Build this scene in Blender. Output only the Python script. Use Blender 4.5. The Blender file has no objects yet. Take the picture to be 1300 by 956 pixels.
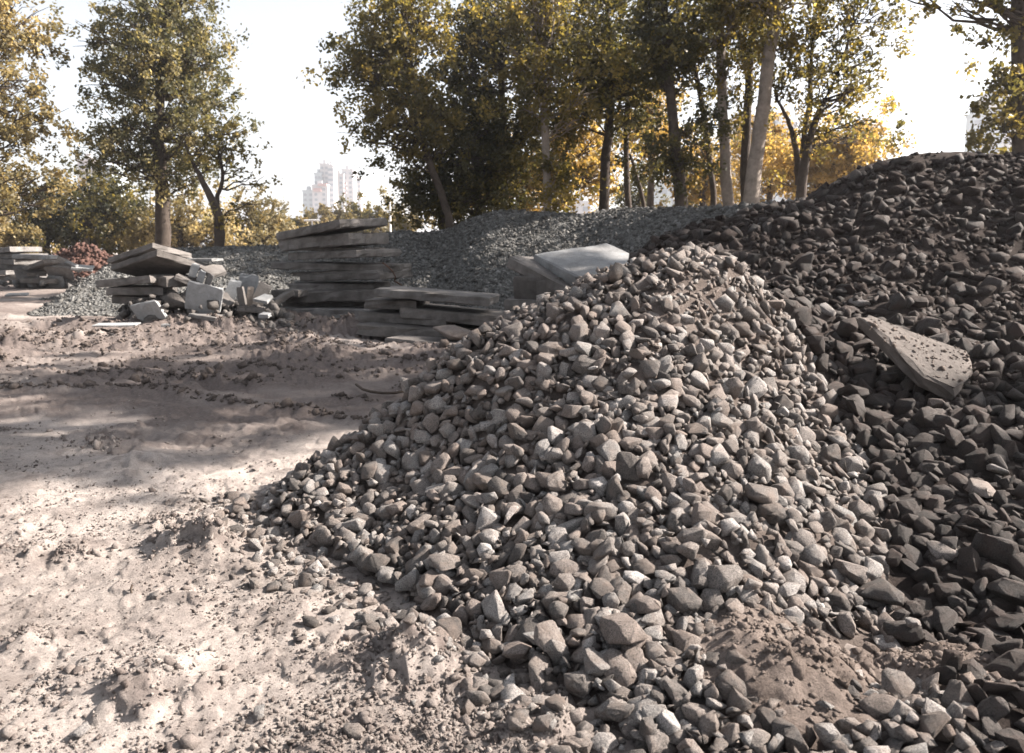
import bpy, bmesh, math, random
import numpy as np
from mathutils import Matrix, Vector, Euler
random.seed(7); RNG = np.random.default_rng(11)
R = math.radians
scene = bpy.context.scene
COL = scene.collection
# ------------------------------------------------------------ camera
FPX, PITCH, CH = 1000.0, R(6.9), 1.30          # focal in photo px (1300 wide), tilt down, eye height
cam_d = bpy.data.cameras.new('camera'); cam = bpy.data.objects.new('camera', cam_d); COL.objects.link(cam)
cam_d.sensor_width = 36; cam_d.lens = 36*FPX/1300
cam_d.shift_y = -45/1300
cam.location = (0, 0, CH); cam.rotation_euler = (R(90)-PITCH, 0, 0)
cam_d.clip_start = 0.05; cam_d.clip_end = 6000
cam_d.dof.use_dof = True; cam_d.dof.focus_distance = 3.2; cam_d.dof.aperture_fstop = 5.6
scene.camera = cam
# ------------------------------------------------------------ sky + sun
SUN_AZ, SUN_EL = R(80), R(36)                  # azimuth measured from the view direction (+Y) to the right (+X)
w = bpy.data.worlds.new('World'); scene.world = w; w.use_nodes = True
nt = w.node_tree; nt.nodes.clear()
sky = nt.nodes.new('ShaderNodeTexSky'); sky.sky_type = 'NISHITA'; sky.sun_disc = False
sky.sun_elevation = SUN_EL; sky.sun_rotation = SUN_AZ
sky.air_density = 1.0; sky.dust_density = 1.6; sky.ozone_density = 1.0; sky.altitude = 100
bg = nt.nodes.new('ShaderNodeBackground'); bg.inputs['Strength'].default_value = 0.056
wo = nt.nodes.new('ShaderNodeOutputWorld')
hs = nt.nodes.new('ShaderNodeHueSaturation'); hs.inputs['Saturation'].default_value = .34      # hazy white sky
nt.links.new(sky.outputs[0], hs.inputs['Color']); nt.links.new(hs.outputs[0], bg.inputs[0]); nt.links.new(bg.outputs[0], wo.inputs[0])
sun_d = bpy.data.lights.new('sun', 'SUN'); sun_d.energy = 5.0; sun_d.angle = R(0.5); sun_d.color = (1.0, 0.90, 0.81)
sun = bpy.data.objects.new('sun', sun_d); COL.objects.link(sun)
SD = Vector((math.sin(SUN_AZ)*math.cos(SUN_EL), math.cos(SUN_AZ)*math.cos(SUN_EL), math.sin(SUN_EL)))
sun.rotation_euler = SD.to_track_quat('Z', 'Y').to_euler(); sun.location = (10, 10, 20)
vs = scene.view_settings; vs.view_transform = 'Standard'; vs.look = 'None'; vs.gamma = 1; vs.exposure = 2.2
scene.cycles.max_bounces = 6; scene.cycles.transparent_max_bounces = 4

# ------------------------------------------------------------ pixel <-> world
cp, sp = math.cos(PITCH), math.sin(PITCH)
def P(u, v, D):
    cx, cy = (u-650)/FPX, (433-v)/FPX
    t = D/(cp + cy*sp)
    return Vector((cx*t, D, CH + t*(-sp + cy*cp)))
def G(u, v, z=0.0):                            # where the pixel ray meets height z
    cx, cy = (u-650)/FPX, (433-v)/FPX
    t = (z-CH)/(-sp + cy*cp)
    return Vector((cx*t, t*(cp+cy*sp), z))
def proj(x, y, z):
    f = y*cp - (z-CH)*sp; up = y*sp + (z-CH)*cp
    f = np.maximum(f, 1e-3)
    return 650 + FPX*x/f, 433 - FPX*up/f
# ------------------------------------------------------------ numpy noise
_T = np.random.default_rng(3).random((512, 512))
def vn(x, y, s=0):
    x = x + s*17.3; y = y + s*31.7
    xi = np.floor(x).astype(int); yi = np.floor(y).astype(int); fx = x-xi; fy = y-yi
    fx = fx*fx*(3-2*fx); fy = fy*fy*(3-2*fy)
    a = _T[xi % 512, yi % 512]; b = _T[(xi+1) % 512, yi % 512]; c = _T[xi % 512, (yi+1) % 512]; d = _T[(xi+1) % 512, (yi+1) % 512]
    return (a*(1-fx)+b*fx)*(1-fy) + (c*(1-fx)+d*fx)*fy - 0.5
def fbm(x, y, o=4, s=0, g=0.5):
    r = 0; a = 1.0
    for i in range(o):
        r = r + a*vn(x*2**i, y*2**i, s+i*5); a *= g
    return r
def sstep(a, b, x):
    t = np.clip((x-a)/(b-a), 0, 1); return t*t*(3-2*t)
# ------------------------------------------------------------ mesh helpers
def mesh_np(name, V, F, mat=None, smooth=False, attr=None):
    me = bpy.data.meshes.new(name); V = np.asarray(V, np.float32); F = np.asarray(F, np.int32); k = F.shape[1]
    me.vertices.add(len(V)); me.vertices.foreach_set('co', V.ravel())
    me.loops.add(F.size); me.loops.foreach_set('vertex_index', F.ravel())
    me.polygons.add(len(F)); me.polygons.foreach_set('loop_start', np.arange(0, F.size, k, dtype=np.int32))
    me.polygons.foreach_set('loop_total', np.full(len(F), k, np.int32))
    if smooth: me.polygons.foreach_set('use_smooth', np.ones(len(F), bool))
    me.update(calc_edges=True)
    if attr is not None:
        a = me.attributes.new('tone', 'FLOAT', 'POINT'); a.data.foreach_set('value', np.asarray(attr, np.float32))
    if mat: me.materials.append(mat)
    return me
def link(name, me, parent=None, **kw):
    o = bpy.data.objects.new(name, me); COL.objects.link(o)
    if parent: o.parent = parent
    for k, v in kw.items():
        if v: o[k] = v
    return o
def thing(name, label, category, loc=(0, 0, 0), group=None):
    o = bpy.data.objects.new(name, None); COL.objects.link(o); o.location = loc; o.empty_display_size = .2
    o['label'] = label; o['category'] = category
    if group: o['group'] = group
    return o
def rebase(ob, parent):                        # keep world-space mesh data under a moved parent
    ob.parent = parent; ob.matrix_parent_inverse = Matrix.Translation(-Vector(parent.location)); return ob
def grid_faces(nu, nv, wrap=False):
    i, j = np.meshgrid(np.arange(nu if wrap else nu-1), np.arange(nv-1), indexing='ij')
    i2 = (i+1) % nu
    return np.stack([i*nv+j, i2*nv+j, i2*nv+j+1, i*nv+j+1], -1).reshape(-1, 4)
def hf_mesh(name, X, Y, Z, keep, mat, smooth=True):
    n0, n1 = X.shape; F = grid_faces(n0, n1)
    kf = keep.ravel()[F].any(1); F = F[kf]
    used = np.zeros(n0*n1, bool); used[F.ravel()] = True
    idx = np.cumsum(used)-1
    V = np.stack([X.ravel(), Y.ravel(), Z.ravel()], 1)[used]
    return mesh_np(name, V, idx[F], mat, smooth)
def tube(pts, rad, seg=7):
    pts = np.array([tuple(p) for p in pts], float); n = len(pts); rad = np.asarray(rad, float)
    t = np.gradient(pts, axis=0); t /= np.linalg.norm(t, axis=1)[:, None]+1e-9
    ref = np.where(np.abs(t[:, 2:3]) > .9, np.array([[1., 0, 0]]), np.array([[0, 0, 1.]]))
    a = np.cross(t, ref); a /= np.linalg.norm(a, axis=1)[:, None]; b = np.cross(t, a)
    th = np.arange(seg)*2*math.pi/seg
    V = pts[:, None]+rad[:, None, None]*(np.cos(th)[None, :, None]*a[:, None]+np.sin(th)[None, :, None]*b[:, None])
    i, j = np.meshgrid(np.arange(n-1), np.arange(seg), indexing='ij'); j2 = (j+1) % seg
    F = np.stack([i*seg+j, i*seg+j2, (i+1)*seg+j2, (i+1)*seg+j], -1).reshape(-1, 4)
    return V.reshape(-1, 3), F
def join(parts):
    Vs, Fs, o = [], [], 0
    for V, F in parts: Vs.append(V); Fs.append(F+o); o += len(V)
    return np.concatenate(Vs), np.concatenate(Fs)
# ------------------------------------------------------------ materials
class M:
    def __init__(s, name, rough=0.9, spec=0.3):
        s.m = bpy.data.materials.new(name); s.m.use_nodes = True; s.t = s.m.node_tree; s.n = s.t.nodes
        s.b = s.n['Principled BSDF']; s.b.inputs['Roughness'].default_value = rough; s.b.inputs['Specular IOR Level'].default_value = spec
        s.tc = s.n.new('ShaderNodeTexCoord')
    def L(s, a, b): s.t.links.new(a, b)
    def noise(s, scale, detail=4, rough=.6, co='Object', dist=0):
        n = s.n.new('ShaderNodeTexNoise'); n.inputs['Scale'].default_value = scale; n.inputs['Detail'].default_value = detail
        n.inputs['Roughness'].default_value = rough; n.inputs['Distortion'].default_value = dist
        if co == 'World': s.L(s.n.new('ShaderNodeNewGeometry').outputs['Position'], n.inputs['Vector'])
        else: s.L(s.tc.outputs[co], n.inputs['Vector'])
        return n.outputs['Fac']
    def ramp(s, fac, stops, interp='LINEAR'):
        r = s.n.new('ShaderNodeValToRGB'); cr = r.color_ramp; cr.interpolation = interp
        while len(cr.elements) < len(stops): cr.elements.new(0.5)
        for e, (p, c) in zip(cr.elements, stops):
            e.position = p; e.color = (*c, 1) if len(c) == 3 else c
        s.L(fac, r.inputs[0]); return r.outputs[0]
    def mix(s, fac, a, b, mode='MIX'):
        x = s.n.new('ShaderNodeMix'); x.data_type = 'RGBA'; x.blend_type = mode
        for v, i in ((fac, 0), (a, 6), (b, 7)):
            if isinstance(v, (int, float)): x.inputs[i].default_value = v
            elif isinstance(v, tuple): x.inputs[i].default_value = (*v, 1)
            else: s.L(v, x.inputs[i])
        return x.outputs[2]
    def math(s, op, a, b=0.0):
        x = s.n.new('ShaderNodeMath'); x.operation = op
        for v, i in ((a, 0), (b, 1)):
            if isinstance(v, (int, float)): x.inputs[i].default_value = v
            else: s.L(v, x.inputs[i])
        return x.outputs[0]
    def bump(s, h, strength, dist=0.01):
        x = s.n.new('ShaderNodeBump'); x.inputs['Strength'].default_value = strength; x.inputs['Distance'].default_value = dist
        s.L(h, x.inputs['Height'])
        if s.b.inputs['Normal'].links: s.L(s.b.inputs['Normal'].links[0].from_socket, x.inputs['Normal'])
        s.L(x.outputs[0], s.b.inputs['Normal'])
    def col(s, c): s.L(c, s.b.inputs['Base Color'])
g3 = lambda v, t=(1.0, 1.0, 1.0): (v*t[0], v*t[1], v*t[2])

def tone_val(m, rnd=True):
    a = m.n.new('ShaderNodeAttribute'); a.attribute_name = 'tone'
    if not rnd: return a.outputs['Fac']
    oi = m.n.new('ShaderNodeObjectInfo')
    return m.math('FRACT', m.math('ADD', a.outputs['Fac'], oi.outputs['Random']))
def stone_mat(name, k, dust, dustc, tint=(1, 1, 1)):
    m = M(name, .82, .35); tv = tone_val(m)
    c = m.ramp(tv, [(0, g3(.08*k, (1, .95, .93))), (.25, g3(.17*k, (1, .97, .95))), (.45, g3(.26*k, (1.02, .97, .94))), (.6, g3(.22*k, (1.06, .94, .88))),
                    (.75, g3(.30*k, (.96, 1, 1.02))), (.92, g3(.36*k, (1, 1, 1))), (1, g3(.50*k, (.98, 1, 1.02)))])
    sp1 = m.noise(190, 3, .75, 'World'); c = m.mix(.9, c, m.ramp(sp1, [(.34, (.30, .30, .31)), (.47, (.9, .9, .9)), (.66, (1.5, 1.48, 1.45))]), 'MULTIPLY')
    lg = m.noise(22, 5, .65, 'World'); c = m.mix(.7, c, m.ramp(lg, [(.3, (.55, .54, .53)), (.55, (1, 1, 1)), (.75, (1.25, 1.22, 1.2))]), 'MULTIPLY')
    d = m.ramp(m.noise(9, 6, .7, 'World'), [(.45, (0, 0, 0)), (.68, (dust,)*3)])
    c = m.mix(d, c, dustc)
    c = m.mix(1.0, c, tint, 'MULTIPLY')
    m.col(c); m.bump(m.noise(55, 8, .8, 'World'), .8, .016); m.bump(m.noise(260, 3, .75, 'World'), .5, .004)
    return m.m
MAT = {}
MAT['stone'] = stone_mat('crushed_granite', .61, .75, (.145, .12, .105), (1.03, .965, .92))
MAT['stone_dark'] = stone_mat('dirty_shaded_granite', .145, .95, (.040, .029, .025), (.94, .80, .73))  # dirt, plus the right-hand pile's shade put into a darker base colour
def soil_mat(name, c1, c2, c3):
    m = M(name, .97, .1)
    a = m.ramp(m.noise(6, 8, .65, 'World'), [(.3, c1), (.52, c2), (.72, c3)])
    a = m.mix(.8, a, m.ramp(m.noise(90, 5, .8, 'World'), [(.3, (.45, .44, .43)), (.5, (1, 1, 1)), (.72, (1.35, 1.33, 1.3))]), 'MULTIPLY')
    m.col(a); m.bump(m.noise(45, 8, .75, 'World'), .8, .03); m.bump(m.noise(230, 3, .8, 'World'), .5, .006)
    return m.m
MAT['soil'] = soil_mat('dusty_soil', (.07, .057, .05), (.12, .10, .09), (.17, .145, .13))
MAT['soil_mid'] = soil_mat('brown_earth', (.105, .084, .073), (.165, .136, .12), (.23, .195, .174))
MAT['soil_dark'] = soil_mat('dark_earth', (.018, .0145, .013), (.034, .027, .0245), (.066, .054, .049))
def ground_mat():
    m = M('packed_dirt', .95, .15)
    a = m.ramp(m.noise(.55, 7, .6, 'World'), [(.3, (.22, .195, .18)), (.5, (.33, .297, .277)), (.68, (.43, .39, .365))])
    b = m.ramp(m.noise(5.5, 7, .72, 'World', .6), [(.32, (.48, .46, .45)), (.48, (.92, .91, .9)), (.66, (1.15, 1.14, 1.12))])
    a = m.mix(.85, a, b, 'MULTIPLY')
    a = m.mix(.75, a, m.ramp(m.noise(110, 4, .8, 'World'), [(.3, (.5, .48, .47)), (.45, (.95, .95, .95)), (.7, (1.25, 1.24, 1.22))]), 'MULTIPLY')
    at = m.n.new('ShaderNodeAttribute'); at.attribute_name = 'tone'     # churned earth, plus mid-distance shade painted in as a darker tone
    a = m.mix(at.outputs['Fac'], a, m.mix(.8, (.14, .115, .105), m.ramp(m.noise(40, 4, .7, 'World'), [(.3, (.6, .6, .6)), (.7, (1.3, 1.3, 1.3))]), 'MULTIPLY'))
    m.col(a); m.bump(m.noise(11, 10, .78, 'World'), .55, .07); m.bump(m.noise(45, 8, .8, 'World'), .7, .02); m.bump(m.noise(190, 4, .8, 'World'), .6, .006)
    return m.m
MAT['ground'] = ground_mat()
def gravel_mat():
    m = M('fine_gravel', .95, .08); tv = tone_val(m)
    c = m.ramp(tv, [(0, (.055, .054, .051)), (.5, (.10, .099, .095)), (.85, (.14, .139, .134)), (1, (.20, .20, .195))])
    c = m.mix(.6, c, m.ramp(m.noise(1.3, 5, .6, 'World'), [(.35, (.7, .68, .66)), (.65, (1.2, 1.2, 1.2))]), 'MULTIPLY')
    m.col(c); return m.m
MAT['gravel'] = gravel_mat()
def gravel_core():
    m = M('gravel_bed', .9, .2)
    vo = m.n.new('ShaderNodeTexVoronoi'); vo.inputs['Scale'].default_value = 24
    m.L(m.n.new('ShaderNodeNewGeometry').outputs['Position'], vo.inputs['Vector'])
    c = m.ramp(vo.outputs['Color'], [(.2, (.06, .06, .057)), (.6, (.11, .11, .105)), (.9, (.16, .16, .155))])
    m.col(c); m.bump(vo.outputs['Distance'], .9, .04); return m.m
MAT['gravel_core'] = gravel_core()
def concrete(name, k, tint, stain):
    m = M(name, .9, .25); oi = m.n.new('ShaderNodeObjectInfo')
    a = m.ramp(m.noise(3.2, 8, .7), [(.3, g3(.55*k, tint)), (.52, g3(.95*k, tint)), (.7, g3(1.2*k, tint))])
    a = m.mix(m.ramp(m.noise(1.1, 6, .75), [(.46, (0, 0, 0)), (.66, (stain,)*3)]), a, g3(.30*k, (1, .88, .8)))
    a = m.mix(.5, a, m.ramp(m.noise(70, 4, .8), [(.3, (.6, .6, .6)), (.5, (1, 1, 1)), (.75, (1.3, 1.3, 1.3))]), 'MULTIPLY')
    a = m.mix(1.0, a, m.ramp(oi.outputs['Random'], [(0, (.75, .74, .73)), (1, (1.25, 1.25, 1.25))]), 'MULTIPLY')
    m.col(a); m.bump(m.noise(28, 7, .7), .5, .02); m.bump(m.noise(120, 4, .8), .4, .006); return m.m
MAT['conc'] = concrete('weathered_concrete', .145, (1, .93, .88), .8)
MAT['conc_pale'] = concrete('pale_concrete', .26, (.97, 1, 1.02), .5)
MAT['conc_dirt'] = concrete('earth_stained_concrete', .115, (1.05, .92, .84), .9)
MAT['conc_mid'] = concrete('grey_concrete', .18, (1, .97, .95), .7)
def simple(name, c, rough=.9, ns=12, amt=.5, bump=.3, co='Object'):
    m = M(name, rough, .25)
    m.col(m.mix(amt, c, m.ramp(m.noise(ns, 5, .7, co), [(.3, (.5, .5, .5)), (.7, (1.4, 1.4, 1.4))]), 'MULTIPLY'))
    m.bump(m.noise(ns*4, 5, .7, co), bump, .02); return m.m
MAT['bark_dark'] = simple('dark_bark', (.055, .043, .035), ns=5, amt=.9, bump=.9)
MAT['bark_pale'] = simple('pale_bark', (.21, .18, .155), ns=4, amt=.95, bump=.9)
MAT['brick'] = simple('broken_red_brick', (.085, .047, .038), ns=9, amt=.8)
MAT['rust'] = simple('rusty_steel', (.07, .035, .02), .7)
MAT['twig'] = simple('dry_twig', (.06, .045, .035))
MAT['post'] = simple('painted_metal', (.55, .55, .55), .6)
def leaf_mat(name, stops, trans, tcol):
    m = M(name, .5, .4); tv = tone_val(m, False)
    c = m.ramp(tv, stops)
    m.col(c)
    tr = m.n.new('ShaderNodeBsdfTranslucent'); m.L(m.mix(1.0, c, tcol, 'MULTIPLY'), tr.inputs['Color'])
    mx = m.n.new('ShaderNodeMixShader'); mx.inputs[0].default_value = trans
    m.L(m.b.outputs[0], mx.inputs[1]); m.L(tr.outputs[0], mx.inputs[2]); m.L(mx.outputs[0], m.n['Material Output'].inputs['Surface'])
    return m.m
MAT['leaf_gold'] = leaf_mat('golden_leaves', [(0, (.10, .085, .035)), (.4, (.19, .15, .055)), (.75, (.29, .22, .085)), (1, (.42, .34, .16))], .55, (2.1, 1.75, 1.05))
MAT['leaf_pale'] = leaf_mat('pale_golden_leaves', [(0, (.07, .062, .034)), (.4, (.14, .12, .06)), (.75, (.27, .22, .11)), (1, (.48, .42, .27))], .5, (1.8, 1.6, 1.15))
MAT['leaf_green'] = leaf_mat('dusty_green_leaves', [(0, (.035, .04, .024)), (.45, (.075, .075, .04)), (.75, (.19, .165, .085)), (1, (.42, .37, .24))], .48, (1.8, 1.65, 1.05))
MAT['leaf_olive'] = leaf_mat('olive_leaves', [(0, (.034, .036, .020)), (.5, (.078, .070, .030)), (.85, (.165, .132, .045)), (1, (.34, .27, .11))], .56, (2.1, 1.9, .95))
MAT['leaf_dark'] = leaf_mat('dark_leaves', [(0, (.022, .026, .016)), (.6, (.045, .044, .022)), (1, (.16, .13, .045))], .50, (2.1, 1.9, .95))
MAT['leaf_far'] = leaf_mat('dusty_leaves', [(0, (.08, .075, .04)), (.5, (.14, .12, .06)), (1, (.24, .19, .09))], .4, (1.6, 1.4, 1.0))
def wallm(name, c):
    m = M(name, .9, .2); m.col(m.mix(.3, c, m.ramp(m.noise(.12, 4, .6), [(.3, (.8, .8, .8)), (.7, (1.15, 1.15, 1.15))]), 'MULTIPLY')); return m.m
MAT['wall_white'] = wallm('white_facade', (.46, .455, .47)); MAT['wall_blue'] = wallm('pale_blue_facade', (.36, .41, .44))
MAT['wall_pink'] = wallm('pinkish_facade', (.44, .41, .41)); MAT['red_trim'] = wallm('red_trim', (.40, .26, .25))
MAT['glass'] = simple('window_glass', (.24, .27, .31), .25, amt=.2, bump=0)

# ------------------------------------------------------------ stone shapes
def hull_stone(seed, npts=15, bevel=0.0, rough=0.0, sub=False, box=.55):
    r = random.Random(seed); bm = bmesh.new()
    ax = (r.uniform(.85, 1.1), r.uniform(.62, .95), r.uniform(.45, .75))
    for i in range(npts):
        d = Vector((r.gauss(0, 1), r.gauss(0, 1), r.gauss(0, 1))); d.normalize()
        mm = max(abs(d.x), abs(d.y), abs(d.z)); k = (1-box)+box/mm
        k *= r.uniform(.82, 1.05)
        bm.verts.new((d.x*k*ax[0], d.y*k*ax[1], d.z*k*ax[2]))
    res = bmesh.ops.convex_hull(bm, input=bm.verts)
    bmesh.ops.delete(bm, geom=[v for v in bm.verts if not v.link_faces], context='VERTS')
    bmesh.ops.dissolve_limit(bm, angle_limit=R(9), verts=bm.verts, edges=bm.edges)
    if bevel: bmesh.ops.bevel(bm, geom=list(bm.edges), offset=bevel, segments=1, affect='EDGES', profile=.6)
    bmesh.ops.triangulate(bm, faces=bm.faces)
    if sub:
        bmesh.ops.subdivide_edges(bm, edges=bm.edges, cuts=1, use_grid_fill=True)
        bmesh.ops.triangulate(bm, faces=bm.faces)
        for v in bm.verts:
            v.co += v.co.normalized()*r.gauss(0, rough)
    bm.normal_update()
    V = np.array([v.co[:] for v in bm.verts]); F = np.array([[v.index for v in f.verts] for f in bm.faces]); bm.free()
    mx = np.abs(V).max(0); V = V/mx.max()
    return V, F
def clod_shape(seed, sub=2, amp=.55):
    bm = bmesh.new(); bmesh.ops.create_icosphere(bm, subdivisions=sub, radius=1)
    V = np.array([v.co[:] for v in bm.verts]); F = np.array([[v.index for v in f.verts] for f in bm.faces]); bm.free()
    s = seed*3.7
    n = vn(V[:, 0]*1.6+s, V[:, 1]*1.6+V[:, 2]*1.3) + .7*vn(V[:, 0]*3.5+s, V[:, 2]*3.5+V[:, 1]*2.1) + .5*vn(V[:, 1]*7+s, V[:, 2]*7+V[:, 0]*5)
    V = V*(1+amp*n[:, None]*1.6)*np.array([1, .85, .65]); return V, F
ST_HI = [hull_stone(i, 16, .045, .014, True) for i in range(22)]
ST_MID = [hull_stone(i+50, 15, .05) for i in range(26)]
ST_LOW = [hull_stone(i+90, 11) for i in range(16)]
ST_TINY = [hull_stone(i+130, 7) for i in range(10)]
CL_MID = [clod_shape(i, 2) for i in range(10)]
CL_LOW = [clod_shape(i+20, 1) for i in range(8)]
def rot_mats(n, tilt, normals=None):
    """random yaw, then a random tilt, then lean with the slope"""
    out = []
    for i in range(n):
        m = Euler((RNG.normal(0, tilt), RNG.normal(0, tilt), RNG.uniform(0, 6.283))).to_matrix()
        if normals is not None: m = Vector((0, 0, 1)).rotation_difference(Vector(normals[i])).to_matrix() @ m
        out.append(np.array(m))
    return np.array(out).reshape(n, 3, 3)
def scatter_join(name, lib, pos, scl, rot, mat, parent=None, tone=None, **kw):
    """many small pieces joined into one mesh (real geometry)"""
    n = len(pos); ids = RNG.integers(0, len(lib), n); Vs, Fs, Ts = [], [], []; off = 0
    tone = RNG.random(n) if tone is None else tone
    scl = np.asarray(scl); scl = np.repeat(scl[:, None], 3, 1) if scl.ndim == 1 else scl
    for k, (V, F) in enumerate(lib):
        sel = np.where(ids == k)[0]
        if not len(sel): continue
        W = np.einsum('nij,nvj->nvi', rot[sel], V[None]*scl[sel][:, None, :]) + pos[sel][:, None, :]
        Vs.append(W.reshape(-1, 3)); Fs.append((F[None]+(np.arange(len(sel))*len(V))[:, None, None]+off).reshape(-1, 3))
        Ts.append(np.repeat(tone[sel], len(V))); off += len(V)*len(sel)
    me = mesh_np(name, np.concatenate(Vs), np.concatenate(Fs), mat, False, np.concatenate(Ts))
    return link(name, me, parent, **kw)

# ============================================================ GROUND
BUMPS = [(240, 690, .15, .085), (205, 665, .10, .05), (275, 700, .10, .07), (40, 815, .09, .07), (505, 845, .17, .06), (590, 700, .1, .0), (30, 705, .13, .035), (95, 700, .14, .03),
         (200, 870, .14, .04), (700, 925, .16, .04), (310, 640, .2, .03), (400, 455, .6, .10), (330, 450, .5, .06), (560, 452, .5, .06), (140, 555, .25, .05), (60, 520, .3, .05), (180, 590, .22, .05),
         (250, 415, .8, .10), (430, 425, .8, .12), (540, 840, .12, .03), (160, 410, .7, .06), (350, 410, .9, .10)]
BUMPS = [(*G(u, v)[:2], r, h) for u, v, r, h in BUMPS]
RUTS = [(4.7, .09, .5), (5.35, .10, .8), (6.2, .12, .8), (7.3, .15, 1.1), (8.1, .16, .8), (9.2, .2, 1.1), (10.4, .22, .9)]
def rut_q(x, y): return (x*.35+y*.94) + .5*np.sin(x*.6+.4) + .25*fbm(x*.5, y*.5, 2, 9)
def ground_h(x, y):
    d = np.hypot(x, y); near = 1/(1+(d/14)**2)
    z = .05*fbm(x*.45, y*.45, 3, 1) + .022*fbm(x*2.1, y*2.1, 3, 2)*near
    # vehicle ruts sweeping away to the left
    q = rut_q(x, y)
    rut = sum(a_*np.exp(-((q-c_)/w_)**2)*(sstep(-.8, -1.8, x) if c_ < 6 else 1) for c_, w_, a_ in RUTS)
    rim = sum(a_*np.exp(-((q-c_-w_*2.2)/w_)**2)*(sstep(-.8, -1.8, x) if c_ < 6 else 1) for c_, w_, a_ in RUTS)
    brk = np.clip(.65+1.9*fbm(x*.9, y*.9, 3, 12), 0, 1)
    z = z + (-.075*rut + .075*rim*(1+1.3*fbm(x*8, y*8, 3, 6)))*brk*sstep(1.0, -.5, x)
    rough = sstep(.02, .28, fbm(x*.9, y*.9, 3, 20)+.10*(d > 5))
    z = z + rough*((fbm(x*6, y*6, 3, 30, .72)+.15)*.06)*near
    z = z + .016*fbm(x*9, y*9, 3, 40, .65)*near + .05*sstep(5.5, 8, y)*sstep(14, 11, y)*sstep(-.25, .35, fbm(x*.8, y*1.6, 3, 45))*(.8+1.3*fbm(x*5, y*5, 4, 46, .75))
    crust = sstep(.06, .15, fbm(x*4.2, y*4.2, 3, 140, .65))*sstep(-.15, .2, fbm(x*.8, y*.8, 2, 141)) + .8*sstep(.10, .18, fbm(x*11, y*11, 2, 142))*sstep(.0, .25, fbm(x*1.1, y*1.1, 2, 143))
    z = z + .011*crust*near*(1+.6*fbm(x*14, y*14, 2, 144))
    t = .28*crust + rough*.5 + .45*rut*brk + .75*rim*brk*np.clip(.5+2*fbm(x*6, y*6, 2, 15), 0, 1)
    for bx, by, r, h in BUMPS:
        g = np.exp(-((x-bx)**2+(y-by)**2)/r**2)
        z = z + g*h*(.75+.5*sstep(-.05, .05, fbm(x*9, y*9, 2, 52))+.7*fbm(x*15, y*15, 2, 50, .7)); t = t + .55*g*sstep(-.1, .3, fbm(x*9, y*9, 2, 61))
    return z*sstep(60, 25, d), np.clip(t*sstep(40, 15, d) + .72*sstep(4.6, 7.5, d+.8*fbm(x*.7, y*.7, 3, 71))*sstep(60, 30, d)*sstep(-.55, .35, fbm(x*.6, y*1.1, 4, 70)+.15), 0, .92)  # last tone term paints the patchy shade of the middle distance
ang = np.concatenate([np.linspace(-37, 6, 400), np.linspace(6.4, 35, 80), np.linspace(38, 320, 60)])*math.pi/180
rad = np.concatenate([np.linspace(.02, 1.3, 10), np.geomspace(1.5, 6, 340), np.geomspace(6.05, 42, 180), np.geomspace(46, 5000, 26)])
A_, R_ = np.meshgrid(ang, rad, indexing='ij'); gx, gy = np.sin(A_)*R_, np.cos(A_)*R_
gz, gt = ground_h(gx, gy)
V = np.stack([gx.ravel(), gy.ravel(), gz.ravel()], 1)
link('ground', mesh_np('ground', V, grid_faces(len(ang), len(rad), True)[:, ::-1], MAT['ground'], True, gt.ravel()), kind='structure')
def gh(x, y): return float(ground_h(np.array([x]), np.array([y]))[0][0])

# ============================================================ NEAR PILES (one fitted height surface)
ctrl = []
def c3(u, v, D): p = P(u, v, D); ctrl.append((p.x, p.y, p.z)); return p
def cg(u, v, z=-.02): p = G(u, v); ctrl.append((p.x, p.y, z))
for u, v in [(322, 648), (380, 692), (450, 728), (540, 778), (620, 822), (690, 880), (760, 945), (860, 1020)]: cg(u, v, 0)
for u, v in [(960, 960), (1100, 1000), (1250, 980), (1400, 980), (1200, 890), (1300, 860), (1300, 920), (1400, 880)]: cg(u, v, .06 if u < 1150 else .11)
for u, v in [(250, 660), (320, 720), (400, 770), (500, 835), (600, 905), (700, 1010), (250, 600)]: cg(u, v, -.16)
sil = [(385, 608, 3.85), (450, 560, 3.95), (520, 500, 4.05), (560, 455, 4.15), (650, 402, 4.25), (750, 347, 4.4), (850, 316, 4.5), (930, 326, 4.55)]
for u, v, D in sil:
    p = c3(u, v, D)
    for dy, k in ((.7, .30), (1.5, .75)):
        if p.x > -.1 and dy > 1: continue
        ctrl.append((p.x-.1*dy, p.y+dy, max(p.z-k, -.25)))
for u, v, D in [(985, 392, 4.9), (1050, 480, 4.2), (1100, 570, 3.6), (1125, 650, 3.15), (1120, 730, 2.8), (1130, 800, 2.5), (1160, 880, 2.15)]: c3(u, v, D)
for u, v, D in [(600, 650, 3.15), (750, 700, 2.72), (800, 560, 3.2), (850, 430, 3.8), (950, 470, 3.85), (1000, 600, 3.1), (950, 700, 2.68), (850, 830, 2.25), (1000, 800, 2.35), (480, 640, 3.55), (700, 500, 3.6)]: c3(u, v, D)
ridge = [(790, 345, 6.6), (850, 303, 7.2), (930, 282, 7.3), (1000, 262, 7.1), (1060, 236, 6.9), (1125, 209, 6.7), (1180, 212, 6.7), (1240, 200, 6.7), (1300, 196, 6.7), (1450, 190, 6.7), (1650, 200, 6.7)]
for u, v, D in ridge:
    p = c3(u, v, D); ctrl.append((p.x, p.y+1.2, p.z-.35)); ctrl.append((p.x, p.y+3.2, -.2))
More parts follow.
